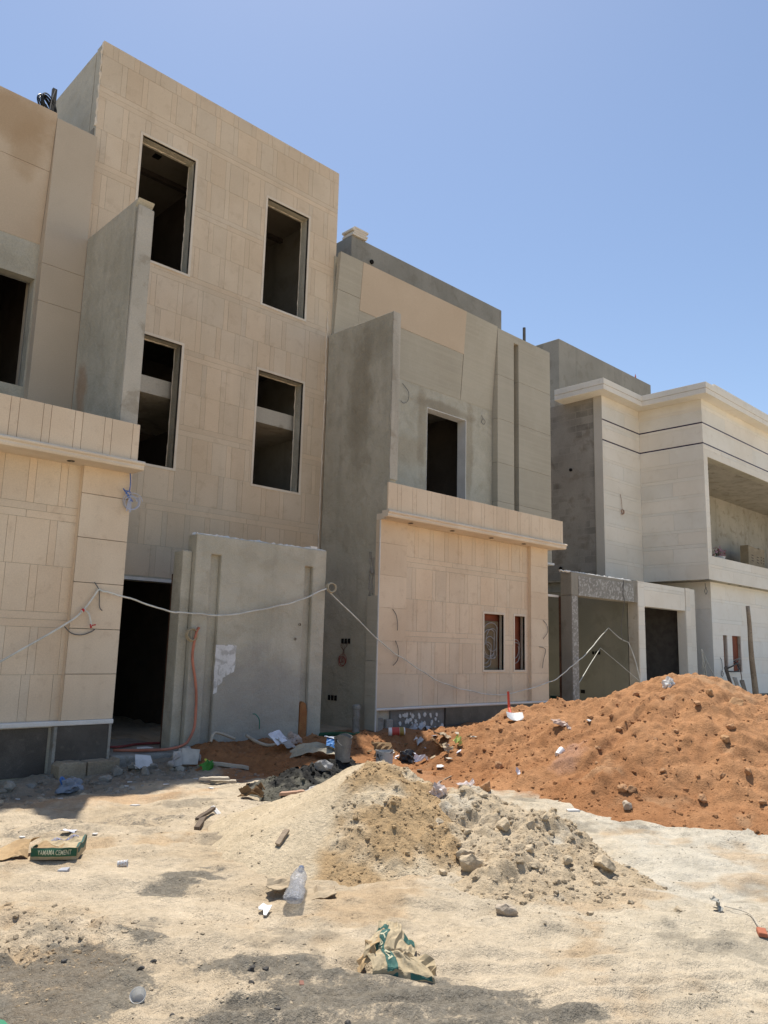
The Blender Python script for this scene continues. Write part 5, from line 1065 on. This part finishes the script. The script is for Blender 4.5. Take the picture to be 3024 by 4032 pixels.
cable('wood_strip', [(6.02, 9.55, H(6.02, 9.55)+.03), (6.12, 9.6, H(6.12, 9.6)+.10), (6.45, 9.62, H(6.45, 9.62)+.09)], .02, pale_wood, 'short bent strip on the soil at the left foot of the grooved wall', 'strip')
cable('green_pipe', [(8.32, 10.02, .22), (8.32, 9.55, .28), (8.25, 9.2, .30)], .04, plain('green_pipe', (.02, .10, .055), rough=.4), 'dark green plastic pipe sticking out from behind the grooved wall', 'pipe', segs=12)
cable('green_pipe', [(8.45, 9.6, H(8.45, 9.6)+.04), (8.3, 9.2, H(8.3, 9.2)+.04), (8.15, 8.9, H(8.15, 8.9)+.04)], .035, plain('green_pipe_pale', (.03, .13, .08), rough=.4), 'second green pipe lying on the soil in front of the first', 'pipe', segs=12)
cable('green_wire', [(7.1, 9.96, .38), (7.05, 9.9, .52), (6.98, 9.9, .60), (6.93, 9.9, .61)], .008, plain('green_wire', (.05, .2, .15)), 'thin green wire standing against the grooved wall', 'wire')
pp = thing('pipe_stub', (9.3, 10.25, .1), 'mortar-covered pipe stub standing beside the middle house', 'pipe')
mb = MB(); rg = random.Random(3); mb.tube([(9.3+rg.uniform(-.008, .008), 10.25, .05+.06*i) for i in range(10)], [.062*rg.uniform(.88, 1.12) for _ in range(10)], 12); mb.build('pipe', rough_conc, pp)
mb = MB(); mb.lathe([(.07, 0), (.078, .02), (.074, .06), (.05, .085), (0, .09)], 14, Matrix.Translation((9.3, 10.25, .57))); mb.build('cap', rough_conc, pp)
cn = thing('drink_can', (8.50, 8.50, H(8.5, 8.5)), 'red and white food can lying on shaded soil', 'can')
M = Matrix.Translation((8.42, 8.56, H(8.45, 8.53)+.065)) @ Vector((.75, -.62, .05)).to_track_quat('Z', 'Y').to_matrix().to_4x4()
mb = MB(); mb.lathe([(0, 0), (.055, 0), (.06, .01), (.06, .235), (.052, .245), (.05, .2), (0, .2)], 18, M); cbody = mb.build('body', plastic_w, cn)
mb = MB(); mb.lathe([(.0615, .05), (.0615, .16)], 18, M); mb.build('red_label', plain('red_label', (.40, .06, .05), rough=.5), cbody)
mb = MB(); mb.lathe([(.0616, .163), (.0616, .225)], 18, M); mb.build('olive_label', plain('olive_label', (.25, .19, .05), rough=.5), cbody)
mb = MB(); mb.grid(place(crumple(.40, .22, 12, 9, .07, 57, lambda p: Vector((p.x, p.y, p.z+.06*max(0, 1-(p.x/.22)**2-(p.y/.12)**2)))), (10.35, 9.75, H(10.35, 9.75)+.02), -.3)); tag(mb.build('plastic_bag', plain('grey_film', (.42, .42, .42), rough=.4), solid=.002), 'thin grey plastic film below the plinth with white dabs', 'plastic bag')
# buckets
def bucket(x, y, r, h, mat, label, dent=.0, paint=None, tilt=(0, 0), z=None, seed=1):
    zz = H(x, y) if z is None else z; b = thing('bucket', (x, y, zz), label, 'bucket'); M = Matrix.Translation((x, y, zz)) @ Matrix.Rotation(tilt[0], 4, 'X') @ Matrix.Rotation(tilt[1], 4, 'Y'); n = 28
    prof = [(0, 0), (r*.84, 0), (r*.86, .01), (r*.93, h*.55), (r*.97, h*.56), (r*.97, h*.59), (r*.94, h*.6), (r, h), (r*1.04, h), (r*1.04, h-.012), (r*.97, h-.012), (r*.82, .015), (0, .015)]
    V = []
    for rr, z_ in prof:
        for i in range(n):
            t = i*2*math.pi/n; k = 1+dent*(math.sin(t*3+seed)*.6+math.sin(t*5+2*seed)*.4)*(z_/h)**1.5; V.append(M @ Vector((rr*k*math.cos(t), rr*k*math.sin(t), z_*(1-.5*dent*math.cos(t*2+seed)*(z_/h)))))
    mb = MB(); mb.add(V, [(k*n+i, k*n+(i+1) % n, (k+1)*n+(i+1) % n, (k+1)*n+i) for k in range(len(prof)-1) for i in range(n)]); bd = mb.build('body', mat, b)
    for s in (1, -1):
        mb = MB(); mb.box(-.012, .012, -.008, .008, -.025, .012); mb.v = [tuple(M @ (Vector(v)+Vector((s*r*1.03, 0, h*.86)))) for v in mb.v]; mb.build('lug', dark_metal, bd)
    mb = MB(); mb.tube([M @ Vector((r*1.06*math.cos(t), -.02-r*1.0*math.sin(t)*.55, h*.86-r*.75*math.sin(t))) for t in [k*math.pi/14 for k in range(15)]], .004, 6); mb.build('handle', galv, b)
    return b
bucket(6.30, 7.16, .10, .29, material('smeared_grey', [(.15, .145, .135), (.22, .21, .195), (.30, .29, .27)], sc=(4, 9, 60), patch=.6, grain=.1), 'dented dark grey bucket beside the mortar heap', .13, seed=2)
bucket(7.02, 7.20, .108, .33, material('paint_bucket', [(.42, .42, .41), (.50, .50, .49), (.06, .06, .06)], sc=(4, 7, 60), patch=.9, plo=(.54, .60), grain=.06), 'white paint bucket with black smears behind the sand pile', .05, seed=4)
gb = bucket(16.05, 10.75, .15, .36, plain('green_bucket', (.02, .07, .045), rough=.5), 'dark green bucket with a white emblem beside the concrete gate post', 0, z=.26)
mb = MB(); M = Matrix.Translation((16.05, 10.75, .44)) @ Matrix.Rotation(math.atan2(-.66, -.75), 4, 'Z')
for a0 in (0, 2.1, 4.2): mb.add([M @ Vector((.1475+.002, .055*k*math.cos(t), .065*k*math.sin(t))) for t in [a0+i*.26 for i in range(7)] for k in (.62, 1.0)], [(2*i, 2*i+1, 2*i+3, 2*i+2) for i in range(6)])
mb.build('emblem', plain('white_print', (.6, .62, .6)), gb)
bucket(18.85, 9.62, .13, .34, plain('dirty_white_bucket', (.55, .54, .50), rough=.5), 'white bucket in front of the limestone gate pillar', 0, z=.68)
bm_ = MB(); bm_.box(18.5, 19.2, 9.4, 9.85, .1, .68); tag(bm_.build('block_stack', rough_conc, bevel=.02), 'low masonry stack under the white bucket by the gate', 'block')
# split bag with a blue print, beside the mortar
sb = thing('cement_bag', (6.9, 8.35, H(6.9, 8.35)), 'torn cement bag with a blue and white print behind the mortar heap', 'cement bag')
M0 = (6.82, 8.32, H(6.82, 8.32)+.03)
mb = MB(); mb.grid(place(crumple(.62, .30, 15, 10, .03, 61, lambda p: Vector((p.x, p.y, p.z+.14*max(0, 1-(p.x/.36)**2)*max(0, 1-(p.y/.2)**2)))), M0, -.75, (.15, -.1))); mb.build('paper_sack', plain('dusty_sack', (.36, .32, .24), rough=.9), sb, solid=.004)
mb = MB(); mb.grid(place(crumple(.16, .17, 7, 7, .02, 62), (6.97, 8.13, M0[2]+.16), -.75, (.55, .25))); mb.build('blue_print', plain('blue_print', (.06, .18, .40), rough=.5), sb, solid=.003)
mb = MB(); mb.grid(place(crumple(.17, .06, 7, 5, .012, 63), (7.0, 8.2, M0[2]+.215), -.75, (.35, .2))); mb.build('white_print', plain('white_print_panel', (.65, .66, .68), rough=.5), sb, solid=.003)
mb = MB(); mb.grid(place(crumple(.30, .2, 9, 8, .05, 64, None, .2), (7.08, 8.12, M0[2]+.06), -.2, (.5, .5))); mb.build('torn_flap', kraft, sb, solid=.004)
# waste heap on the red soil
wx, wy = 7.98, 7.72
blob_bag('bin_bag', wx, wy, .17, .13, .13, 71, plain('black_film', (.03, .03, .032), rough=.3), 'black plastic bag in the litter behind the sand pile', rot=.5)
scrap('paper_scrap', 8.0, 7.5, .22, .12, .04, 72, paper_w, 'crumpled white paper in front of the black bag', 'paper', rz=-.6, tilt=(.6, 0), dz=.05)
scrap('cardboard_sheet', 7.72, 7.95, .30, .24, .03, 73, cardboard_dk, 'brown cardboard leaning left of the black bag', 'cardboard', rz=-.5, tilt=(.95, 0), dz=.10, solid=.006)
scrap('cardboard_sheet', 8.28, 7.42, .34, .20, .03, 74, cardboard_dk, 'dark brown cardboard strip on the soil right of the black bag', 'cardboard', rz=-.1, tilt=(.4, .5), dz=.10, solid=.006)
scrap('cardboard_sheet', 8.52, 7.58, .30, .18, .03, 75, cardboard, 'pale torn card above the brown strip on the soil', 'cardboard', rz=.2, tilt=(.3, .2), dz=.06, solid=.006)
scrap('plastic_wrapper', 8.38, 7.2, .17, .12, .06, 76, plain('yellow_green_film', (.42, .48, .14), rough=.4), 'yellow green wrapper on the slope right of the black bag', 'wrapper', rz=.5, tilt=(.5, 0), dz=.05)
scrap('cardboard_sheet', 8.15, 7.15, .20, .15, .04, 77, cardboard, 'pale bent card lowest on the littered slope', 'cardboard', rz=-.4, tilt=(.7, .1), dz=.06, solid=.006)
scrap('paper_scrap', 8.52, 8.05, .18, .12, .05, 78, white_tile, 'white lump of paper on soil behind the black bag', 'paper', rz=.4, tilt=(.4, 0), dz=.05)
rgm = random.Random(91)
for i in range(26):
    x, y = 7.55+rgm.uniform(0, 1.25), 7.0+rgm.uniform(0, 1.15)
    w = rgm.uniform(.03, .085); c = rgm.choice((white_tile, pale_wood, cardboard, paper_w, cardboard_dk)); n = rgm.randint(4, 6)
    shard('litter_piece', x, y, [(w*rgm.uniform(.5, 1)*math.cos(a*6.28/n), w*.6*rgm.uniform(.5, 1)*math.sin(a*6.28/n)) for a in range(n)], .008, c, 'small flat scrap of tile, wood or card in the litter on the soil', rz=rgm.uniform(0, 6), tilt=(rgm.uniform(-.7, .7), rgm.uniform(-.5, .5)), dz=.02, cat='scrap', group='scraps in the litter behind the sand pile')
shard('clay_tile', 7.15, 6.52, [(-.10, -.05), (.09, -.06), (.10, .05), (-.09, .05)], .035, plain('pink_clay', (.42, .20, .13), rough=.9), 'pinkish clay tile lying on the soil between the heaps', rz=-.5, tilt=(.1, 0))
plank('stick', (7.35, 6.6, H(7.35, 6.6)+.01), (7.72, 6.72, H(7.72, 6.72)+.03), .018, .015, old_wood, 'thin stick on the soil beside the pinkish tile', 'stick')
scrap('plastic_wrapper', 7.42, 6.22, .24, .12, .04, 81, plain('pale_wrapper', (.55, .47, .44), rough=.4), 'whitish flat wrapper on the soil edge behind the rubble pile', 'wrapper', rz=-.7, dz=.03)
scrap('cardboard_sheet', 4.88, 6.93, .28, .18, .06, 82, cardboard_dk, 'folded dark brown cardboard at the front of the mortar heap', 'cardboard', rz=-.6, tilt=(.4, 0), dz=.06, solid=.008)
blob_bag('plastic_bag', 5.42, 6.55, .10, .07, .06, 83, plain('clear_film', (.58, .56, .52), rough=.3), 'small crumpled clear bag between mortar heap and sand pile', rot=-.6)
plank('board_offcut', (5.12, 6.75, H(5.12, 6.75)+.03), (5.32, 6.62, H(5.32, 6.62)+.05), .08, .03, material('pinkish_board', [(.36, .22, .15), (.42, .27, .19)], grain=.1), 'reddish board offcut at the front foot of the mortar heap', 'wood')
blob_bag('plastic_bag', 5.12, 4.62, .085, .06, .085, 84, plain('pinkish_film', (.58, .47, .41), rough=.35), 'pinkish plastic bag wedged between sand pile and rubble pile', rot=-.6)
mb = MB(); mb.lathe([(.0, 0), (.035, 0), (.045, .11), (.042, .11), (0, .01)], 16, Matrix.Translation((8.16, 5.46, H(8.16, 5.46)+.02)) @ Matrix.Rotation(1.1, 4, 'Y')); tag(mb.build('plastic_cup', plastic_w), 'white plastic cup on the left flank of the soil mound', 'cup')
scrap('paper_scrap', 7.87, 5.80, .12, .09, .05, 85, paper_w, 'crumpled white tissue low on the left flank of the mound', 'paper', tilt=(.3, .2), dz=.03)
scrap('cardboard_sheet', 8.80, 5.85, .22, .12, .03, 86, plain('pinkish_card', (.46, .33, .26), rough=.9), 'pale pinkish card halfway up the soil mound', 'cardboard', rz=-.8, tilt=(.5, .2), dz=.04, solid=.005)
scrap('cardboard_sheet', 8.78, 5.72, .14, .07, .02, 87, plain('pinkish_card2', (.5, .40, .34), rough=.9), 'narrow pale card below the pinkish one on the mound', 'cardboard', rz=-1.2, tilt=(.3, .3), dz=.03, solid=.005)
shard('tile_shard', 9.05, 5.57, [(-.06, -.02), (.06, -.01), (.03, .03), (-.04, .03)], .01, white_tile, 'thin white tile sliver high on the soil mound', rz=.2, tilt=(.4, 0), dz=.015)
shard('tile_shard', 7.08, 4.57, [(-.06, -.04), (.07, -.03), (.05, .05), (-.05, .04)], .02, white_tile, 'white tile piece at the front foot of the soil mound', rz=-.6, dz=.005)
# shovel
sh = thing('shovel', (9.3, 6.95, H(9.3, 6.95)), 'worn steel shovel with a red handle stuck in the red soil', 'shovel')
zc = H(9.28, 6.9); B = Vector((9.26, 6.88, zc+.06)); Rr = Vector((.72, -.70, 0)); Uu = Vector((-.25, -.25, .35)).normalized()
mb = MB(); P = []
for j in range(8):
    t = j/7; w = .115*(1 if t > .3 else .72+.28*t/.3)
    P.append([B+Rr*(w*(2*i/8-1))+Vector((.45, .45, .28)).normalized()*(.22*t-.09)+Vector((-.6, -.6, .5)).normalized()*(-.035*(1-(2*i/8-1)**2)) for i in range(9)])
mb.grid(P); mb.build('blade', plain('worn_steel', (.42, .42, .42), rough=.4, metal=.2), sh, solid=.005)
mb = MB(); mb.tube([B+Vector((.10, .16, .02)), (9.46, 7.14, .80), (9.50, 7.18, .92), (9.53, 7.21, 1.03)], [.022, .02, .018, .018], 10); mb.build('handle', plain('red_handle', (.55, .07, .035), rough=.45), sh)
blob_bag('plastic_bag', 10.06, 4.98, .10, .09, .11, 91, plain('white_film', (.66, .65, .62), rough=.35), 'white plastic bag on the top of the soil mound')
# behind the mound, by the right house
mb = MB(); rg = random.Random(6); mb.tube([(22.0+.03*math.sin(i*.9)+(23.70-22.0)*0, 8.5+.01*i, .2+.28*i) for i in range(11)], [.085-.0035*i for i in range(11)], 12)
tag(mb.build('wooden_pole', old_wood, smooth=True), 'upright wooden pole standing behind the soil mound', 'pole')
plank('plank', (22.50, 9.2, .3), (23.12, 9.75, 1.34), .09, .04, dark_wood, 'dark plank leaning behind two others at the right house')
plank('plank', (22.55, 9.05, .3), (23.12, 9.5, 1.05), .10, .05, pale_wood, 'whitewashed plank leaning in the middle at the right house')
plank('plank', (22.80, 9.0, .3), (23.36, 9.4, .97), .11, .06, old_wood, 'brown plank with a split end leaning at the right house')
mb = MB(); mb.tube([(23.45, 9.4, .2), (23.44, 9.42, .9), (23.40, 9.45, 1.42)], .012, 7); tag(mb.build('steel_rod', rust, None), 'thin steel rod standing by the leaning planks', 'rod')
def sack(x, y, z, w, h, seed, mat, label):
    blob_bag('sack', x, y, w*.5, h*.5, .26, seed, mat, label, 'sack', z=z, rot=-.3)
sack(23.4, 9.1, .22, .6, .45, 95, plain('white_sack', (.62, .61, .56), rough=.6), 'white sack lying at the foot of the wooden pole')
sack(24.4, 9.3, .18, .6, .5, 96, material('striped_sack', [(.5, .5, .52), (.58, .58, .6), (.10, .11, .16)], sc=(3, 8, 60), patch=.9, plo=(.5, .55), grain=.06, rough=.5), 'grey and black plastic sack at the right edge behind the mound')
sack(23.75, 9.3, .22, .45, .4, 97, plain('grey_green_sack', (.36, .38, .33), rough=.7), 'grey green sack right behind the wooden pole')
# on the balcony
def carton(x, y, z, w, d, h, rz, tilt, label):
    M = Matrix.Translation((x, y, z)) @ Matrix.Rotation(rz, 4, 'Z') @ Matrix.Rotation(tilt, 4, 'Y'); b = thing('cardboard_box', (x, y, z), label, 'box')
    mb = MB(); mb.box(-w/2, w/2, -d/2, d/2, 0, h); mb.v = [tuple(M @ Vector(v)) for v in mb.v]; mb.build('box', cardboard, b, bevel=.01)
    mb = MB(); mb.box(-w/2-.003, w/2+.003, -d/2-.003, d/2+.003, h*.42, h*.45); mb.v = [tuple(M @ Vector(v)) for v in mb.v]; mb.build('strap', pale_wood, b)
    mb = MB()
    for sx in (-.25, .2):
        for k in range(3): mb.box(w*sx, w*(sx+.16), -d/2-.004, -d/2, h*(.80-.06*k), h*(.80-.06*k)+.03)
    mb.v = [tuple(M @ Vector(v)) for v in mb.v]; mb.build('dark_print', dark_wood, b)
carton(29.85, 11.5, 3.96, 1.1, .3, 1.70, 0, .07, 'wide brown carton leaning at the back of the balcony')
carton(30.72, 11.55, 3.96, .5, .3, 1.72, 0, .05, 'narrow brown carton right of the wide one on the balcony')
fp = thing('flower_pot', (24.0, 10.15, 4.42), 'white flower pot with pink flowers on the balcony edge', 'flower pot')
mb = MB(); mb.lathe([(0, 0), (.16, 0), (.22, .22), (.24, .23), (.22, .23), (0, .2)], 18, Matrix.Translation((23.9, 10.15, 4.40))); mb.build('pot', plastic_w, fp)
mb = MB(); rg = random.Random(2)
for k in range(9): mb.tube([(23.9, 10.15, 4.55), (24.0+rg.uniform(-.2, .25), 10.15+rg.uniform(-.1, .1), 4.8+rg.uniform(-.1, .1))], .008, 5)
mb.build('stems', plain('stem_green', (.06, .10, .04)), fp)
mb = MB()
for k in range(70):
    c = Vector((24.03+rg.gauss(0, .15), 10.15+rg.gauss(0, .08), 4.8+rg.gauss(0, .06))); a = Vector([rg.gauss(0, 1) for _ in range(3)]).normalized()*rg.uniform(.03, .06); b_ = a.orthogonal().normalized()*rg.uniform(.03, .05)
    mb.add([c-a, c+b_, c+a, c-b_], [(0, 1, 2, 3)])
mb.build('blossoms', material('pink_blossom', [(.5, .22, .25), (.6, .45, .45), (.35, .08, .08)], sc=(8, 20, 60), patch=.7), fp)
# on the roofs
cw = thing('cable_coil', (3.95, 12.4, 9.66), 'black cable coil hung at the roof edge of the left house', 'cable')
mb = MB(); mb.tube(coil((3.95, 12.4, 10.31), .16, 7, (.5, -.8, .2), .1, 4, spread=.05), .012, 6); mb.build('loops', plain('black_cable', (.02, .02, .02), rough=.4), cw)
mb = MB(); mb.tube([(4.0, 12.42, 10.2), (4.02, 12.42, 10.45), (4.06, 12.42, 10.66)], .008, 5); mb.build('tail', wire_grey, cw)
mb = MB(); mb.box(4.03, 4.10, 12.44, 12.50, 9.5, 10.70); tag(mb.build('steel_post', plain('roof_post', (.10, .095, .085), rough=.6)), 'square dark post standing on the roof beside the cable coil', 'post')
for k, (dz, dx) in enumerate(((0, 0), (.058, .03), (.116, -.02), (.174, .05))):
    mb = MB(); mb.box(11.45+dx, 11.90+dx, 13.25, 13.65, 11.402+dz, 11.455+dz); tag(mb.build('stone_slab', trim, bevel=.006), 'pale stone slab in the stack on the roof of the middle house', 'slab', 'stacked slabs on the roof')
mb = MB(); mb.tube([(16.6, 12.0, 9.5), (16.6, 12.0, 10.27)], .04, 10); tag(mb.build('roof_pipe', plain('pipe_grey', (.10, .095, .09), rough=.6)), 'dark pipe rising from the roof of the middle house', 'pipe')
mb = MB(); mb.lathe([(.035, 0), (.03, .1), (0, .22)], 10, Matrix.Translation((26.6, 14.1, 11.95))); tag(mb.build('roof_marker', plain('red_marker', (.5, .16, .14))), 'small red marker on the roof edge of the limestone house', 'marker')
for x, z, y in ((7.55, 11.53, 11.9),): 
    mb = MB(); mb.lathe([(.03, 0), (.035, .06), (0, .09)], 8, Matrix.Translation((x, y, z-.03))); tag(mb.build('mortar_lump', rough_conc), 'small mortar lump on the roof edge of the tall house', 'lump')

# ------------------------------------------------------------------ cables and hoses
white_cable = plain('white_cable', (.62, .60, .53), rough=.5)
def wobble(pts, a, seed):
    rg = random.Random(seed); ph = [rg.uniform(0, 6) for _ in range(6)]
    return [p+Vector((0, .4*a*math.sin(i*.5+ph[0]), a*(math.sin(i*.43+ph[1])+.6*math.sin(i*1.17+ph[2])+.35*rg.uniform(-1, 1)))) for i, p in enumerate(pts)]
main = thing('cable', (8.26, 9.85, .5), 'long whitish cable sagging along the house fronts', 'cable')
mb = MB(); mb.tube(spline([(3.0, 9.93, 1.12), (3.31, 9.93, 1.33), (4.03, 9.93, 1.79), (4.27, 9.95, 1.99), (4.45, 9.95, 2.27)], 8), .013, 7)
mb.tube(wobble(spline([(4.45, 9.95, 2.27), (4.75, 9.92, 2.2), (5.36, 9.9, 2.06), (5.82, 9.9, 2.02), (6.35, 9.9, 2.03), (7.1, 9.9, 2.16), (7.71, 9.9, 2.33), (8.25, 9.92, 2.54)], 8), .007, 3), .012, 7)
mb.tube(wobble(spline([(8.25, 9.92, 2.54), (9.41, 9.9, 1.78), (10.13, 9.9, 1.4), (11.02, 9.9, 1.05), (11.99, 9.9, .83), (13.04, 9.9, .78), (14.51, 9.9, .98), (15.17, 9.9, 1.23), (15.73, 9.92, 1.46), (17.1, 10.36, 1.83), (18.6, 10.83, 2.29)], 8), .010, 4), .011, 7)
mb.tube(spline([(18.6, 10.83, 2.29), (18.57, 10.5, 2.03), (18.56, 10.25, 1.92)], 6), .014, 7); mb.tube(spline([(18.56, 10.25, 1.92), (18.53, 10.08, 1.53), (18.5, 9.93, 1.0)], 6), .014, 7); mb.build('line', white_cable, main)
mb = MB(); mb.tube(coil((8.35, 9.9, 2.57), .075, 4, (.2, 1, 0), .1, 2), .009, 6); mb.build('loop', plain('tan_cable', (.45, .38, .26)), main)
mb = MB(); mb.tube(spline([(4.27, 9.95, 1.99), (4.33, 9.93, 1.96), (4.37, 9.93, 1.86), (4.38, 9.93, 1.80)], 5), .012, 6); mb.tube([(4.24, 9.94, 1.97), (4.29, 9.93, 2.0)], .02, 6); mb.build('tied_end', white_cable, main)
mb = MB(); mb.tube([(4.255, 9.938, 1.98), (4.275, 9.935, 2.0)], .024, 8); mb.tube([(4.375, 9.93, 1.82), (4.385, 9.93, 1.77)], .012, 6); mb.tube([(4.38, 9.93, 1.80), (4.44, 9.93, 1.815)], .008, 6); mb.build('red_tape', plain('red_tape', (.5, .03, .03)), main)
mb = MB()
for pts in ([(4.40, 9.98, 2.36), (4.45, 9.95, 2.27), (4.47, 9.96, 2.2), (4.49, 9.97, 2.05), (4.53, 9.97, 2.0)], [(4.06, 9.98, 1.78), (4.15, 9.97, 1.7), (4.28, 9.97, 1.68), (4.40, 9.97, 1.72), (4.46, 9.98, 1.76)]): mb.tube(spline(pts, 6), .007, 6)
mb.build('tie_wire', grey_wire, main)
mb = MB(); mb.tube([(15.86, 10.05, .90), (17.3, 10.6, 1.36), (18.6, 11.08, 1.77)], .009, 6); mb.tube([(18.6, 11.08, 1.77), (18.57, 10.5, 1.36), (18.52, 9.98, .99)], .009, 6)
tag(mb.build('thin_cord', white_cable), 'thin cord pinned to the side wall seen through the gate', 'cord')
cable('dark_wire', [(17.9, 9.97, 3.45), (17.85, 9.97, 3.1), (17.9, 9.97, 2.9), (17.95, 10.1, 2.3), (18.0, 10.1, 1.95)], .008, grey_wire, 'thin dark wire hanging down over the concrete gate beam', 'wire')
hs = thing('hose', (5.98, 9.92, .2), 'salmon orange hose hung in a coil on the grooved wall', 'hose')
salmon = plain('salmon_hose', (.47, .17, .105), rough=.5)
mb = MB(); mb.tube(spline([(5.95, 9.92, 1.84), (5.92, 9.94, 1.75), (5.89, 9.95, 1.43), (5.96, 9.95, 1.1), (5.99, 9.95, .9), (6.0, 9.95, .66), (5.98, 9.93, .46), (5.90, 9.9, .32), (5.80, 9.88, .24), (5.6, 9.95, .19), (5.3, 10.1, .18), (5.0, 10.3, .18)], 8), .019, 8); mb.build('hose', salmon, hs, smooth=True)
mb = MB(); mb.tube(coil((5.86, 9.95, 1.73), .085, 4, (.1, 1, 0), .1, 3), .009, 6); mb.build('wire_loop', plain('tan_wire', (.40, .32, .2)), hs)
cable('hose', [(4.9, 10.9, .175), (5.2, 10.6, .18), (5.6, 10.75, .18), (6.1, 10.7, .18), (6.6, 11.0, .18)], .018, plain('dull_red_hose', (.24, .05, .045), rough=.6), 'dull red hose lying on the floor in the doorway', 'hose')
blue = plain('blue_wire', (.10, .17, .42), rough=.5)
bwi = thing('wire_bundle', (4.78, 9.95, 3.3), 'tangled blue and white wires hanging below the left parapet corner', 'wires')
mb = MB(); mb.tube(spline([(4.76, 9.98, 3.9), (4.765, 9.95, 3.75), (4.76, 9.95, 3.62)], 5), .008, 6)
for k in range(5): mb.tube(spline([(4.76, 9.95, 3.62), (4.70+.02*k, 9.94, 3.60+.02*math.sin(k)), (4.66+.02*k, 9.93, 3.64-.03*k), (4.74, 9.93, 3.56), (4.77+.01*k, 9.93, 3.48)], 6), .006, 5)
mb.build('blue_wires', blue, bwi)
mb = MB()
for k in range(4): mb.tube(coil((4.79, 9.93, 3.47), .075+.02*k, 1.1, (.3, 1, .1*k), .25, k+1), .005, 5)
for k in range(4): mb.tube(spline([(4.77, 9.93, 3.56), (4.74+.015*k, 9.93, 3.45), (4.73+.02*k, 9.93, 3.34+.02*math.sin(k*2))], 5), .006, 5)
mb.build('white_wires', plain('pale_blue_wire', (.42, .45, .55)), bwi)
hw = thing('cable', (22.1, 9.9, 1), 'looped pale cable hanging beside the dark side gate', 'cable')
mb = MB(); mb.tube(spline([(22.02, 9.93, 1.83), (22.1, 9.9, 1.4), (22.25, 9.9, .9)], 6), .02, 6); mb.tube(spline([(22.0, 9.93, 1.82), (22.02, 9.9, 1.4), (22.06, 9.9, .9)], 6), .014, 6); mb.tube(coil((22.06, 9.9, 1.4), .13, 1.5, (0, 1, 0), .5, 3), .012, 6); mb.build('line', plain('pale_cable', (.45, .43, .37)), hw)
mb = MB(); mb.tube(spline([(22.04, 9.93, 1.83), (22.4, 9.9, 1.35), (22.75, 9.9, 1.05), (23.05, 9.9, .84)], 6), .01, 6); mb.build('cord', white_cable, hw)
wl = thing('cable', (24.0, 9.9, 1.2), 'dark pipes and wires bulging from the two small windows', 'cable')
mb = MB(); mb.tube(spline([(23.80, 10.15, 1.24), (23.9, 9.95, 1.32), (24.2, 9.85, 1.44), (24.45, 9.9, 1.45), (24.5, 10.1, 1.4)], 7), .022, 7); mb.tube(spline([(23.82, 10.15, 1.22), (24.0, 9.92, 1.2), (24.3, 9.88, 1.22), (24.5, 9.92, 1.3), (24.45, 10.0, 1.48), (24.4, 10.1, 1.5)], 7), .018, 7); mb.build('dark_pipe', dark_metal, wl)
mb = MB(); mb.tube(spline([(24.42, 10.1, 1.5), (24.5, 9.93, 1.58), (24.62, 9.95, 1.55), (24.6, 10.0, 1.4), (24.5, 9.95, 1.28)], 6), .013, 6); mb.tube(spline([(24.6, 10.0, 1.56), (24.7, 9.95, 1.6), (24.72, 10.1, 1.5)], 6), .013, 6); mb.build('grey_wire', wire_grey, wl)
cable('wire_loop', [(23.35, 9.98, 1.6), (23.42, 9.97, 1.5), (23.44, 9.97, 1.28), (23.38, 9.97, 1.2), (23.34, 9.97, 1.12), (23.42, 9.97, 1.06), (23.48, 9.97, 1.14), (23.42, 9.97, 1.22)], .008, grey_wire, 'grey wire loop hanging left of the two small windows', 'wire')

# ------------------------------------------------------------------ light, sky, camera
D_SUN = Vector((.19, .325, 1)).normalized()
sl = bpy.data.lights.new('sun', 'SUN'); sl.energy = SUN_E; sl.angle = math.radians(.53); sl.color = (1.0, .95, .87)
so = bpy.data.objects.new('sun', sl); COL.objects.link(so); so.rotation_euler = D_SUN.to_track_quat('Z', 'Y').to_euler(); so.location = (10, 10, 40)
w = bpy.data.worlds.new('World'); SC.world = w; w.use_nodes = True; nt = w.node_tree
sky = nt.nodes.new('ShaderNodeTexSky'); sky.sky_type = 'NISHITA'; sky.sun_disc = False; sky.sun_elevation = math.asin(D_SUN.z); sky.sun_rotation = math.atan2(D_SUN.x, D_SUN.y)
sky.altitude = 600; sky.air_density = SKY_AIR; sky.dust_density = SKY_DUST; sky.ozone_density = SKY_OZ
bg = nt.nodes['Background']; bg.inputs['Strength'].default_value = SKY_S; nt.links.new(sky.outputs[0], bg.inputs['Color'])
cam = bpy.data.cameras.new('camera'); co = bpy.data.objects.new('camera', cam); COL.objects.link(co); SC.camera = co
cam.sensor_fit = 'VERTICAL'; cam.sensor_height = 36.0; cam.lens = 3100/4032*36; cam.clip_start = .05; cam.clip_end = 2000
CR = CAM_R
co.matrix_world = Matrix(((CR[0][0], CR[1][0], -CR[2][0], 0), (CR[0][1], CR[1][1], -CR[2][1], 0), (CR[0][2], CR[1][2], -CR[2][2], 1.6), (0, 0, 0, 1)))
vs = SC.view_settings; SC.display_settings.display_device = 'sRGB'; vs.view_transform = 'Standard'; vs.look = 'None'; vs.gamma = 1; vs.exposure = EXPO
cy = SC.cycles; cy.use_denoising = True; cy.max_bounces = 8; cy.diffuse_bounces = 5; cy.transparent_max_bounces = 8; cy.sample_clamp_indirect = 8
